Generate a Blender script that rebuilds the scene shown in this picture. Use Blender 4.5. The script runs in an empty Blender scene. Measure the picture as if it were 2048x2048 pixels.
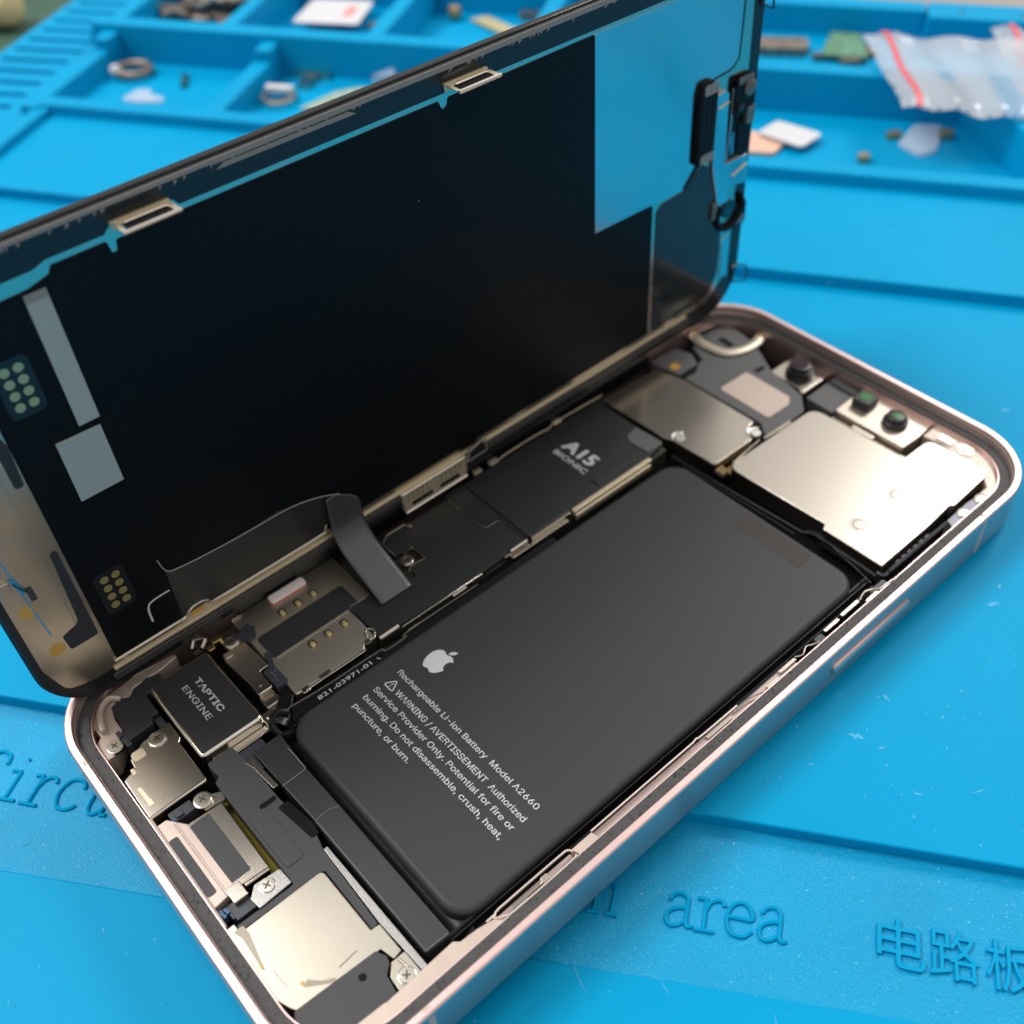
import bpy, bmesh, math, random
from mathutils import Vector, Matrix
random.seed(7)
S = bpy.context.scene
COL = S.collection
S.unit_settings.scale_length = 0.01            # one unit is one centimetre

# ------------------------------------------------------------------ camera
cam_d = bpy.data.cameras.new('camera')
cam = bpy.data.objects.new('camera', cam_d); COL.objects.link(cam)
rx = (0.6608192951698488, 0.7495666265380747, -0.038310984215424726)
ry = (-0.5138386463019764, 0.4890268878356181, 0.704856402780284)
rz = (0.5470719374065688, -0.4460970470134722, 0.7083147040321014)
CAMLOC = Vector((10.2093585, -0.342808463, 11.7985625))
cam.matrix_world = Matrix(((rx[0], ry[0], rz[0], CAMLOC[0]), (rx[1], ry[1], rz[1], CAMLOC[1]),
                           (rx[2], ry[2], rz[2], CAMLOC[2]), (0, 0, 0, 1)))
cam_d.sensor_width = 36.0
cam_d.lens = 36.0 * 2142.61 / 2048.0
cam_d.clip_start = 0.5
cam_d.clip_end = 2000
cam_d.dof.use_dof = True
cam_d.dof.focus_distance = 12.8
cam_d.dof.aperture_fstop = 0.21
S.camera = cam

# ------------------------------------------------------------------ world, lamps, exposure
W = bpy.data.worlds.new('World'); S.world = W; W.use_nodes = True
wt = W.node_tree; bgn = wt.nodes['Background']
wc = wt.nodes.new('ShaderNodeTexCoord'); wx = wt.nodes.new('ShaderNodeSeparateXYZ'); wr = wt.nodes.new('ShaderNodeValToRGB')
wt.links.new(wc.outputs['Generated'], wx.inputs[0]); wt.links.new(wx.outputs['Z'], wr.inputs[0])
wr.color_ramp.elements[0].position = 0.0; wr.color_ramp.elements[0].color = (0.23, 0.225, 0.215, 1)     # walls
wr.color_ramp.elements[1].position = 0.75; wr.color_ramp.elements[1].color = (0.62, 0.61, 0.59, 1)    # pale ceiling
wt.links.new(wr.outputs[0], bgn.inputs[0]); bgn.inputs[1].default_value = 1.2
S.view_settings.view_transform = 'Standard'
S.view_settings.look = 'None'
S.view_settings.exposure = 0.0
S.view_settings.gamma = 1.0

def lamp(name, loc, target, sx, sy, power, color):
    d = bpy.data.lights.new(name, 'AREA'); d.shape = 'RECTANGLE'; d.size = sx; d.size_y = sy
    d.energy = power; d.color = color
    o = bpy.data.objects.new(name, d); COL.objects.link(o)
    o.location = loc
    o.rotation_euler = (Vector(target) - Vector(loc)).to_track_quat('-Z', 'Y').to_euler()
    return o
lamp('ceiling_panel_far', (-28, 176, 162), (5, 11, 0), 44, 60, 200000, (1.0, 0.985, 0.96))
lamp('ceiling_panel_over', (-62, -27, 102), (3, 6, 0), 50, 45, 118000, (1.0, 0.985, 0.96))

# ------------------------------------------------------------------ materials
def material(name, base, metal=0.0, rough=0.5, spec=0.5, vary=None, bump=None, rvary=None, specks_glints=None,
             alpha=1.0, trans=0.0, coat=0.0, stripes=None, cstripes=None):
    m = bpy.data.materials.new(name); m.use_nodes = True
    nt = m.node_tree; N = nt.nodes; L = nt.links
    b = N['Principled BSDF']
    b.inputs['Base Color'].default_value = (*base, 1)
    b.inputs['Metallic'].default_value = metal
    b.inputs['Roughness'].default_value = rough
    b.inputs['Specular IOR Level'].default_value = spec
    b.inputs['Alpha'].default_value = alpha
    b.inputs['Transmission Weight'].default_value = trans
    b.inputs['Coat Weight'].default_value = coat
    tc = N.new('ShaderNodeTexCoord')
    def noise(scale, detail=3, rough_=0.55, vec=None):
        n = N.new('ShaderNodeTexNoise'); n.inputs['Scale'].default_value = scale
        n.inputs['Detail'].default_value = detail; n.inputs['Roughness'].default_value = rough_
        L.new(vec if vec is not None else tc.outputs['Object'], n.inputs['Vector']); return n.outputs['Fac']
    def ramp(fac, a, b_, c0=(0, 0, 0, 1), c1=(1, 1, 1, 1)):
        r = N.new('ShaderNodeValToRGB'); r.color_ramp.elements[0].position = a; r.color_ramp.elements[1].position = b_
        r.color_ramp.elements[0].color = c0; r.color_ramp.elements[1].color = c1
        L.new(fac, r.inputs[0]); return r.outputs[0]
    def mix(fac, a, b_):
        x = N.new('ShaderNodeMix'); x.data_type = 'RGBA'
        if hasattr(fac, 'name'): L.new(fac, x.inputs[0])
        else: x.inputs[0].default_value = fac
        for s_, v in ((6, a), (7, b_)):
            if hasattr(v, 'name'): L.new(v, x.inputs[s_])
            else: x.inputs[s_].default_value = (*v, 1)
        return x.outputs[2]
    color = None
    if vary:
        sc, amt = vary
        lo = tuple(c * (1 - amt) for c in base); hi = tuple(min(1, c * (1 + amt)) for c in base)
        color = mix(ramp(noise(sc), 0.3, 0.7), lo, hi)
    for dd in (specks_glints or []):
        sc, t0, t1, dc, amt = dd
        f = ramp(noise(sc, 2, 0.5), t0, t1)
        mm = N.new('ShaderNodeMath'); mm.operation = 'MULTIPLY'; L.new(f, mm.inputs[0]); mm.inputs[1].default_value = amt
        color = mix(mm.outputs[0], color if color is not None else base, dc)
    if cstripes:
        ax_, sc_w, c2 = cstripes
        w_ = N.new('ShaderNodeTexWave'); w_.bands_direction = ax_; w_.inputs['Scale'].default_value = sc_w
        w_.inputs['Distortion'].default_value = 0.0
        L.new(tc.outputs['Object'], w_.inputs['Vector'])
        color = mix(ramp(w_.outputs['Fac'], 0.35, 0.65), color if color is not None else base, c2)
    if color is not None: L.new(color, b.inputs['Base Color'])
    if rvary:
        sc, lo, hi = rvary
        mr = N.new('ShaderNodeMapRange'); mr.inputs[3].default_value = lo; mr.inputs[4].default_value = hi
        mr.inputs[1].default_value = 0.3; mr.inputs[2].default_value = 0.7
        L.new(noise(sc), mr.inputs[0]); L.new(mr.outputs[0], b.inputs['Roughness'])
    last = None
    for bb in (bump or []):
        sc, st, dist = bb
        bn = N.new('ShaderNodeBump'); bn.inputs['Strength'].default_value = st; bn.inputs['Distance'].default_value = dist
        if isinstance(sc, tuple):
            mp = N.new('ShaderNodeMapping'); mp.inputs['Scale'].default_value = sc
            L.new(tc.outputs['Object'], mp.inputs[0]); L.new(noise(1.0, 3, 0.55, mp.outputs[0]), bn.inputs['Height'])
        else:
            L.new(noise(sc), bn.inputs['Height'])
        if last: L.new(last, bn.inputs['Normal'])
        last = bn.outputs[0]
    if stripes:
        axis, sc, st, dist = stripes
        w = N.new('ShaderNodeTexWave'); w.bands_direction = axis; w.inputs['Scale'].default_value = sc
        L.new(tc.outputs['Object'], w.inputs['Vector'])
        bn = N.new('ShaderNodeBump'); bn.inputs['Strength'].default_value = st; bn.inputs['Distance'].default_value = dist
        L.new(w.outputs['Fac'], bn.inputs['Height'])
        if last: L.new(last, bn.inputs['Normal'])
        last = bn.outputs[0]
    if last: L.new(last, b.inputs['Normal'])
    return m

M = {}
MATBLUE = (0.0, 0.30, 0.565)
M['mat'] = material('blue_silicone', MATBLUE, rough=0.46, spec=0.07, vary=(0.3, 0.05),
    specks_glints=[(17, 0.745, 0.79, (0.35, 0.65, 0.82), 0.5), (6.5, 0.765, 0.80, (0.25, 0.55, 0.75), 0.5), (9, 0.76, 0.80, (0.0, 0.12, 0.22), 0.45)],
    bump=[(60, 0.05, 0.008), (3.0, 0.03, 0.03)])
M['matband'] = material('blue_silicone_rough', MATBLUE, rough=0.32, spec=0.20, vary=(0.6, 0.06),
    specks_glints=[(26, 0.69, 0.75, (0.30, 0.58, 0.75), 0.6), (70, 0.66, 0.72, (0.40, 0.68, 0.82), 0.5), (6, 0.75, 0.80, (0.0, 0.12, 0.22), 0.4)],  # the finest pale specks are glints painted into the colour
    bump=[(26, 0.30, 0.025), (75, 0.5, 0.012)])
M['pink'] = material('pink_anodised_aluminium', (0.76, 0.555, 0.53), metal=0.92, rough=0.36, bump=[(120, 0.03, 0.003)])
M['tan'] = material('tan_machined_aluminium', (0.54, 0.44, 0.38), metal=0.55, rough=0.48, vary=(3, 0.05), bump=[(90, 0.05, 0.004)])
M['mauve'] = material('mauve_machined_aluminium', (0.42, 0.33, 0.30), metal=0.6, rough=0.45)
M['gasket'] = material('black_foam_gasket', (0.055, 0.053, 0.054), rough=0.6, specks_glints=[(20, 0.60, 0.66, (0.010, 0.010, 0.010), 0.9), (45, 0.62, 0.7, (0.16, 0.15, 0.145), 0.6)],
    bump=[(20, 0.6, 0.02), (60, 0.6, 0.012)])
M['cavity'] = material('black_cavity_lining', (0.004, 0.004, 0.005), rough=0.6, spec=0.15)
M['battery'] = material('battery_black_film', (0.041, 0.043, 0.044), rough=0.46, spec=0.26, bump=[(1.1, 0.05, 0.02), (120, 0.05, 0.002)],
    specks_glints=[(21, 0.79, 0.83, (0.3, 0.3, 0.3), 0.5)])
M['foil'] = material('glossy_black_foil', (0.006, 0.006, 0.007), rough=0.34, spec=0.35, bump=[((5, 1.4, 3), 0.12, 0.05)])
M['film'] = material('black_shield_film', (0.020, 0.022, 0.023), rough=0.40, bump=[(2.0, 0.12, 0.02)])
M['flex'] = material('black_flex_cable', (0.028, 0.030, 0.032), rough=0.36)
M['flexgrey'] = material('ribbed_flex_cable', (0.022, 0.023, 0.026), rough=0.24, spec=1.0, cstripes=('X', 9.0, (0.045, 0.047, 0.052)), stripes=('X', 9.0, 0.25, 0.006))  # colour stripes: traces, plus light streaks of the ribs painted in
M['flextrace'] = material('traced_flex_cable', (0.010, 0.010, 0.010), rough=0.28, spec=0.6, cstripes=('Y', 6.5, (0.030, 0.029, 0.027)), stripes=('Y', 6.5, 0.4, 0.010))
M['sticker'] = material('matte_black_sticker', (0.022, 0.022, 0.024), rough=0.55)
M['greysticker'] = material('grey_adhesive_sticker', (0.055, 0.055, 0.058), rough=0.55, spec=0.35, bump=[(60, 0.1, 0.004)])
M['darkgrey'] = material('dark_grey_plastic', (0.11, 0.11, 0.112), rough=0.5)
M['slate'] = material('slate_connector_plastic', (0.035, 0.04, 0.05), rough=0.42)
M['steel'] = material('nickel_silver_shield', (0.58, 0.52, 0.45), metal=1.0, rough=0.24, 
    bump=[(90, 0.02, 0.002)])
M['steelsoft'] = material('satin_nickel_shield', (0.66, 0.60, 0.50), metal=1.0, rough=0.40, bump=[(0.7, 0.02, 0.05)])
M['steelgrain'] = material('grained_steel_cover', (0.46, 0.42, 0.355), metal=1.0, rough=0.34, bump=[((70, 30, 30), 0.16, 0.005)])
M['slot'] = material('screw_recess', (0.10, 0.085, 0.07), metal=0.8, rough=0.4)
M['brightsteel'] = material('polished_steel', (0.80, 0.74, 0.65), metal=1.0, rough=0.16)
M['silverfoil'] = material('silver_foil', (0.40, 0.39, 0.375), metal=1.0, rough=0.36, bump=[(40, 0.3, 0.006)])
M['gold'] = material('gold_plating', (0.80, 0.58, 0.24), metal=1.0, rough=0.26)
M['contactgold'] = material('gold_contact_spring', (0.85, 0.68, 0.34), metal=0.7, rough=0.38)
M['palegold'] = material('pale_gold_bracket', (0.66, 0.57, 0.41), metal=0.65, rough=0.42)
M['screw'] = material('screw_steel', (0.68, 0.63, 0.56), metal=1.0, rough=0.25, bump=[(30, 0.1, 0.006)])
M['print'] = material('pale_grey_ink', (0.55, 0.57, 0.57), rough=0.5)
M['logoink'] = material('silver_ink', (0.60, 0.63, 0.63), rough=0.45)
M['whitepad'] = material('pinkish_white_pad', (0.86, 0.76, 0.74), rough=0.45)
M['rednap'] = material('copper_pad_edge', (0.45, 0.16, 0.12), rough=0.45)
M['lens'] = material('lens_black', (0.006, 0.006, 0.008), rough=0.08, coat=0.5)
M['barrel'] = material('lens_barrel', (0.016, 0.016, 0.018), rough=0.34)
M['lensgreen'] = material('green_coated_lens', (0.10, 0.30, 0.10), metal=0.6, rough=0.12)
M['lensplum'] = material('plum_coated_lens', (0.05, 0.015, 0.035), metal=0.3, rough=0.1)
M['glass'] = material('black_display_glass', (0.008, 0.009, 0.010), rough=0.08)
M['dframe'] = material('display_black_frame', (0.008, 0.011, 0.013), rough=0.30)
M['dsheet'] = material('display_black_sheet', (0.003, 0.004, 0.005), rough=0.42, spec=0.16, bump=[(150, 0.08, 0.002)],
    specks_glints=[(9, 0.79, 0.82, (0.3, 0.3, 0.28), 0.6), (24, 0.80, 0.84, (0.12, 0.12, 0.11), 0.5)])
M['dplate'] = material('display_metal_plate', (0.62, 0.56, 0.46), metal=1.0, rough=0.22, rvary=(1.2, 0.18, 0.28), bump=[(0.9, 0.05, 0.05)])
M['dmirror'] = material('display_mirror_film', (0.60, 0.61, 0.61), metal=1.0, rough=0.17, bump=[(0.55, 0.06, 0.12)], rvary=(0.7, 0.13, 0.24))
M['dflap'] = material('display_smoked_film', (0.035, 0.045, 0.05), metal=0.4, rough=0.12)
M['ddark'] = material('sensor_black_plastic', (0.004, 0.004, 0.005), rough=0.5, spec=0.18)
M['dlabel'] = material('grey_display_label', (0.36, 0.40, 0.39), rough=0.5, spec=0.3)
M['dtrim'] = material('tan_adhesive_trim', (0.27, 0.24, 0.21), rough=0.4, bump=[(30, 0.4, 0.01)])
M['padgreen'] = material('greenish_contact', (0.36, 0.42, 0.22), metal=0.35, rough=0.35)
M['padgold'] = material('gold_contact', (0.42, 0.33, 0.12), metal=0.5, rough=0.35)
M['amber'] = material('amber_spot', (0.62, 0.33, 0.06), rough=0.4)
M['bluetapeglint'] = material('blue_tape_and_glint', (0.02, 0.30, 0.52), rough=0.3)  # tape colour, also used for painted blue reflections
M['bluechip'] = material('blue_component', (0.03, 0.10, 0.22), rough=0.25)
M['pcb'] = material('green_circuit_board', (0.10, 0.24, 0.14), rough=0.45, vary=(6, 0.4), bump=[(16, 0.5, 0.03)])
M['palepcb'] = material('pale_circuit_board', (0.33, 0.42, 0.33), rough=0.45, vary=(7, 0.3), bump=[(16, 0.5, 0.03)])
M['bag'] = material('clear_bag_plastic', (0.66, 0.69, 0.72), rough=0.09, alpha=0.40, bump=[((0.5, 2.0, 1), 0.35, 0.2)])
M['bagred'] = material('red_zip_strip', (0.75, 0.10, 0.12), rough=0.35)
M['clear'] = material('clear_plastic_scrap', (0.75, 0.82, 0.90), rough=0.2, alpha=0.38)
M['white'] = material('white_card', (0.62, 0.62, 0.63), rough=0.5)
M['whitelabel'] = material('white_paper_label', (0.62, 0.61, 0.62), rough=0.6, specks_glints=[(2.3, 0.52, 0.60, (0.62, 0.62, 0.66), 0.7)])
M['redink'] = material('red_ink', (0.75, 0.25, 0.25), rough=0.6)
M['skin'] = material('salmon_card', (0.75, 0.45, 0.33), rough=0.5)
M['brownmetal'] = material('brown_metal', (0.26, 0.21, 0.17), metal=0.7, rough=0.45, vary=(4, 0.3))
M['yellowflex'] = material('yellowish_flex', (0.48, 0.42, 0.22), rough=0.45)
M['copper'] = material('brass_screw', (0.50, 0.36, 0.20), metal=0.9, rough=0.35)
M['desk'] = material('grey_desk_top', (0.30, 0.27, 0.24), rough=0.5, vary=(0.1, 0.1))
M['cutmat'] = material('green_cutting_mat', (0.030, 0.085, 0.055), rough=0.6, vary=(0.5, 0.15))
M['bristle'] = material('cream_bristle', (0.80, 0.60, 0.30), rough=0.7, bump=[((4, 40, 40), 0.5, 0.03)])
M['ferrule'] = material('pale_wood_handle', (0.62, 0.55, 0.44), rough=0.5)

# ------------------------------------------------------------------ mesh helpers
class MB:
    def __init__(s): s.v = []; s.f = []; s.mi = []
    def add(s, v, f, mi=0):
        n = len(s.v); s.v += [tuple(x) for x in v]; s.f += [tuple(i + n for i in q) for q in f]; s.mi += [mi] * len(f)
    def prism(s, pts, z0, z1, mi=0, top=None):
        n = len(pts); top = top or pts
        a = sum(pts[i][0] * pts[(i + 1) % n][1] - pts[(i + 1) % n][0] * pts[i][1] for i in range(n))
        if a < 0: pts = pts[::-1]; top = top[::-1]
        v = [(x, y, z0) for x, y in pts] + [(x, y, z1) for x, y in top]
        f = [tuple(range(n))[::-1], tuple(range(n, 2 * n))] + [(i, (i + 1) % n, n + (i + 1) % n, n + i) for i in range(n)]
        s.add(v, f, mi); return s
    def box(s, x0, x1, y0, y1, z0, z1, mi=0):
        return s.prism([(x0, y0), (x1, y0), (x1, y1), (x0, y1)], z0, z1, mi)
    def rbox(s, x0, x1, y0, y1, z0, z1, r=0.05, mi=0):
        return s.prism(rpoly([(x0, y0), (x1, y0), (x1, y1), (x0, y1)], r), z0, z1, mi)
    def lathe(s, cx, cy, prof, n=24, mi=0):
        v = []; f = []
        for r, z in prof:
            for k in range(n):
                a = 2 * math.pi * k / n; v.append((cx + r * math.cos(a), cy + r * math.sin(a), z))
        for i in range(len(prof) - 1):
            for k in range(n):
                k2 = (k + 1) % n; f.append((i * n + k, i * n + k2, (i + 1) * n + k2, (i + 1) * n + k))
        f.append(tuple(range(n))[::-1]); f.append(tuple(range((len(prof) - 1) * n, len(prof) * n)))
        s.add(v, f, mi); return s
    def cyl(s, cx, cy, r, z0, z1, n=24, mi=0): return s.lathe(cx, cy, [(r, z0), (r, z1)], n, mi)
    def tube(s, path, r, n=8, closed=False, mi=0, flat=1.0):
        P = [Vector(q) for q in path]; v = []; f = []; m = len(P)
        for i, q in enumerate(P):
            a = P[(i - 1) % m] if (closed or i > 0) else q
            b = P[(i + 1) % m] if (closed or i < m - 1) else q
            t = (b - a).normalized()
            up = Vector((0, 0, 1)) if abs(t.z) < 0.9 else Vector((1, 0, 0))
            sd = t.cross(up).normalized(); up = sd.cross(t)
            for k in range(n):
                an = 2 * math.pi * k / n
                v.append(q + sd * r * math.cos(an) + up * r * flat * math.sin(an))
        for i in range(m if closed else m - 1):
            j = (i + 1) % m
            for k in range(n):
                k2 = (k + 1) % n; f.append((i * n + k, i * n + k2, j * n + k2, j * n + k))
        if not closed: f.append(tuple(range(n))[::-1]); f.append(tuple(range((m - 1) * n, m * n)))
        s.add(v, f, mi); return s
    def rings(s, rings, caps=True, closed_profile=False, mi=0):
        n = len(rings[0]); v = [q for r in rings for q in r]; f = []
        m = len(rings)
        for i in range(m if closed_profile else m - 1):
            j = (i + 1) % m
            for k in range(n):
                k2 = (k + 1) % n; f.append((i * n + k, i * n + k2, j * n + k2, j * n + k))
        if caps and not closed_profile:
            f.append(tuple(range(n))[::-1]); f.append(tuple(range((m - 1) * n, m * n)))
        s.add(v, f, mi); return s
    def grid(s, fn, nu, nv, thick=None, mi=0):
        v = []; f = []
        for i in range(nu + 1):
            for j in range(nv + 1): v.append(fn(i / nu, j / nv))
        st = nv + 1
        for i in range(nu):
            for j in range(nv): f.append((i * st + j, (i + 1) * st + j, (i + 1) * st + j + 1, i * st + j + 1))
        s.add(v, f, mi); return s

def rpoly(pts, r, n=6):
    out = []; m = len(pts)
    for i in range(m):
        rr = r[i] if isinstance(r, (list, tuple)) else r
        p = Vector(pts[i]); a = Vector(pts[i - 1]) - p; b = Vector(pts[(i + 1) % m]) - p
        la, lb = a.length, b.length
        if rr <= 1e-5 or la < 1e-6 or lb < 1e-6: out.append((p.x, p.y)); continue
        a /= la; b /= lb
        ang = math.acos(max(-1, min(1, a.dot(b))))
        if ang > 3.05: out.append((p.x, p.y)); continue
        d = min(rr / math.tan(ang / 2), la * 0.48, lb * 0.48); rad = d * math.tan(ang / 2)
        c = p + (a + b).normalized() * (rad / math.sin(ang / 2))
        s0 = p + a * d - c; s1 = p + b * d - c
        t0 = math.atan2(s0.y, s0.x); t1 = math.atan2(s1.y, s1.x); dt = (t1 - t0 + math.pi) % (2 * math.pi) - math.pi
        for k in range(n + 1):
            t = t0 + dt * k / n; out.append((c.x + rad * math.cos(t), c.y + rad * math.sin(t)))
    return out

def smooth_path(pts, n=6):
    P = [Vector((*q, 0)) if len(q) == 2 else Vector(q) for q in pts]; out = []
    for i in range(len(P) - 1):
        p0 = P[max(0, i - 1)]; p1 = P[i]; p2 = P[i + 1]; p3 = P[min(len(P) - 1, i + 2)]
        for k in range(n):
            t = k / n
            out.append(0.5 * ((2 * p1) + (p2 - p0) * t + (2 * p0 - 5 * p1 + 4 * p2 - p3) * t * t + (3 * p1 - p0 - 3 * p2 + p3) * t ** 3))
    out.append(P[-1]); return out

def finish(me, angle=35):
    for p in me.polygons: p.use_smooth = True
    me.set_sharp_from_angle(angle=math.radians(angle))

SPLIT = set('''amber_tip antenna_line block_base blue_capacitor board_connector bracket_foot bracket_rib bracket_weld button_flex cover_slot
cream_rail earpiece_mesh earpiece_rib edge_contact frame_opening gap_cable gold_rail gold_spring gold_terminal latch_spring microphone patch_edge
pocket_clip rail_groove right_ledge rim_dimple screw_washer shield_edge shield_rail side_cable spring_finger stamped_line switch_body weld_tab
window_edge bracket_edge plate_groove shield_side connector_pin sensor_rim collar_rim gap_bracket'''.split())
def islands(mb):
    p = list(range(len(mb.v)))
    def fnd(x):
        while p[x] != x: p[x] = p[p[x]]; x = p[x]
        return x
    for f in mb.f:
        for i in f[1:]: p[fnd(f[0])] = fnd(i)
    out = {}
    for f, m in zip(mb.f, mb.mi): out.setdefault(fnd(f[0]), []).append((f, m))
    res = []
    for fs in out.values():
        n = MB(); ix = {}
        for f, m in fs:
            for i in f:
                if i not in ix: ix[i] = len(n.v); n.v.append(mb.v[i])
            n.f.append(tuple(ix[i] for i in f)); n.mi.append(m)
        res.append(n)
    return res
def obj(name, mb, mat, parent=None, bevel=0.0, seg=2, label=None, off=None, angle=35):
    if name in SPLIT:
        pieces = islands(mb)
        if len(pieces) > 1:
            os_ = [obj_one(name, q, mat, parent, bevel, seg, label, off, angle) for q in pieces]
            return os_[0]
    return obj_one(name, mb, mat, parent, bevel, seg, label, off, angle)
def obj_one(name, mb, mat, parent=None, bevel=0.0, seg=2, label=None, off=None, angle=35):
    me = bpy.data.meshes.new(name)
    o3 = Vector(off) if off is not None else (OFF.get(root_of(parent).name, Vector()) if parent else Vector())
    me.from_pydata([tuple(Vector(q) - o3) for q in mb.v], [], mb.f)
    mats = mat if isinstance(mat, (list, tuple)) else [mat]
    for x in mats: me.materials.append(M[x] if isinstance(x, str) else x)
    for p, i in zip(me.polygons, mb.mi): p.material_index = i
    bm = bmesh.new(); bm.from_mesh(me); bmesh.ops.remove_doubles(bm, verts=bm.verts, dist=1e-5 if ('print' in name or 'text' in name or 'char' in name) else 1e-7); bmesh.ops.recalc_face_normals(bm, faces=bm.faces); bm.to_mesh(me); bm.free()
    finish(me, angle)
    o = bpy.data.objects.new(name, me); COL.objects.link(o)
    if parent: o.parent = parent
    if bevel:
        b = o.modifiers.new('bevel', 'BEVEL'); b.width = bevel; b.segments = seg; b.limit_method = 'ANGLE'
        b.angle_limit = math.radians(40); b.harden_normals = True; b.use_clamp_overlap = True
    if label: o['label'] = label
    return o

OFF = {}
def root_of(o):
    while o.parent: o = o.parent
    return o
def thing(name, label, cat, loc=(0, 0, 0), group=None):
    o = bpy.data.objects.new(name, None); COL.objects.link(o); o.empty_display_size = 0.5
    o.location = loc; OFF[o.name] = Vector(loc)
    o['label'] = label; o['category'] = cat
    if group: o['group'] = group
    return o
def tag(o, label, cat, group=None):
    o['label'] = label; o['category'] = cat
    if group: o['group'] = group
    return o
def child_copy(o, parent, dx, dy, dz=0.0):
    c = o.copy(); COL.objects.link(c); c.parent = parent; c.location = o.location + Vector((dx, dy, dz)); return c

FONT = None
try:                                            # Blender's own interface face; its built-in face is used if it is not there
    import os
    fp_ = os.path.join(bpy.utils.system_resource('DATAFILES'), 'fonts', 'Inter.woff2')
    if os.path.exists(fp_): FONT = bpy.data.fonts.load(fp_)
except Exception:
    FONT = None
def text_mb(mb, txt, x, y, z, height, width=None, bold=0.0, ang=0.0, depth=0.002, mi=0, capref=None, face=True):
    """adds lettering lying in the xy plane: baseline start (x, y), cap height, optional fitted width"""
    cu = bpy.data.curves.new('lettering', 'FONT'); cu.body = txt; cu.size = 1.0; cu.extrude = 0.001
    cu.resolution_u = 3
    if FONT and face: cu.font = FONT
    o = bpy.data.objects.new('lettering', cu); COL.objects.link(o)
    dg = bpy.context.evaluated_depsgraph_get(); dg.update()
    me = bpy.data.meshes.new_from_object(o.evaluated_get(dg))
    V = [v.co.copy() for v in me.vertices]; F = [tuple(p.vertices) for p in me.polygons]
    bpy.data.objects.remove(o); bpy.data.curves.remove(cu); bpy.data.meshes.remove(me)
    if not V: return
    x0 = min(v.x for v in V); x1 = max(v.x for v in V)
    cap = capref or 0.73
    sy = height / cap; sx = (width / (x1 - x0)) if width else sy
    ca, sa = math.cos(ang), math.sin(ang)
    out = []
    for v in V:
        px, py = (v.x - x0) * sx, v.y * sy
        out.append((x + px * ca - py * sa, y + px * sa + py * ca, z + (depth if v.z > 0 else 0.0)))
    n_ = 1 if bold < .01 else 5
    for k in range(n_):                              # heavier weights: the same outline laid side by side
        d_ = (k - (n_ - 1) / 2) * bold * sx / max(1, n_ - 1); e_ = .0002 * k
        mb.add([(q[0] + d_ * ca, q[1] + d_ * sa, q[2] + e_) for q in out], F, mi)
        if n_ > 1: mb.add([(q[0] - d_ * sa * .6, q[1] + d_ * ca * .6, q[2] + e_ + .0001) for q in out], F, mi)

# ------------------------------------------------------------------ desk and mats
A = math.radians(33.8)
MATROT = Matrix.Rotation(A, 4, 'Z')
def muv(u, v, z=0.0): return MATROT @ Vector((u, v, z))

desk = MB().box(-90, 90, -60, 110, -3.0, -0.62)
d = obj('desk', desk, 'desk'); d['kind'] = 'structure'; d.matrix_world = MATROT

cm = MB().rbox(-45, -12.4, -20, 40, -0.617, -0.55, 0.3)
d = obj('cutting_mat', cm, 'cutmat', bevel=0.02); d.matrix_world = MATROT
tag(d, 'dark green cutting mat under the far left corner of the blue mat', 'cutting mat')

rm = thing('repair_mat', 'bright blue silicone repair mat with parts trays, ridges and raised lettering', 'repair mat')
rm.rotation_euler = (0, 0, A)
UR = 33.0
rl, rr_ = -0.1 - 0.17, 0.38 + 0.049 * UR      # near riser line at both ends
base = MB()
base.prism([(-13.6, -14), (UR, -14), (UR, 26.2), (-13.8, 26.2)], -0.6, -0.202)
obj('base', base, 'mat', rm, bevel=0.05)
near = MB().prism([(-13.5, -13.9), (UR - .1, -13.9), (UR - .1, -1.75 + .08 * UR - .12), (-13.5, -1.80 - .08 * 13.4)], -0.3, -0.180)
obj('near_panel', near, 'mat', rm, bevel=0.03)
band = MB().prism([(-13.4, -3.2), (UR - .15, -0.6), (UR - .15, rr_ + .3), (-13.4, rl + .3)], -0.4, -0.198)
obj('lettering_band', band, 'matband', rm)
plat = MB()
plat.prism([(-10.4, 0.37 - 0.045 * 10.4), (UR - .2, rr_), (UR - .2, 12.6), (-10.4, 12.6)], -0.5, 0.0)
obj('work_platform', plat, 'mat', rm, bevel=0.035, seg=3)
tr = MB()
tr.box(-10.3, UR - .25, 12.53, 16.3, -0.5, 0.25)                       # raised strip behind the platform
obj('raised_strip', tr, 'mat', rm, bevel=0.05, seg=3)
tf = MB().box(-10.6, UR - .3, 16.3, 25.2, -0.5, 0.0)
obj('tray_floor', tf, 'mat', rm)
tw = MB()
def wall(u0, u1, v0, v1, z, draft=0.05):
    tw.prism([(u0 - draft, v0 - draft), (u1 + draft, v0 - draft), (u1 + draft, v1 + draft), (u0 - draft, v1 + draft)], -0.3, z,
             top=[(u0, v0), (u1, v0), (u1, v1), (u0, v1)])
wall(-10.62, UR - .4, 16.08, 16.55, 0.53)
wall(-10.9, UR - .42, 19.98, 20.5, 1.0)
wall(-13.3, 10.95, 24.85, 25.5, 0.76)
wall(11.0, UR - .46, 24.45, 25.52, 0.762)
wall(-10.64, -10.12, 15.9, 19.5, 0.528)
wall(-10.5, -10.05, 19.4, 20.1, 0.82)
wall(-5.88, -5.36, 16.3, 19.45, 0.526)
wall(-5.80, -5.34, 19.4, 20.1, 0.82)
wall(-7.28, -6.82, 20.3, 24.9, 0.94)
wall(-3.10, -2.62, 20.3, 24.9, 0.941)
wall(1.05, 1.55, 20.3, 24.9, 0.942)
wall(5.6, 6.05, 16.4, 20.1, 0.527)
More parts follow.
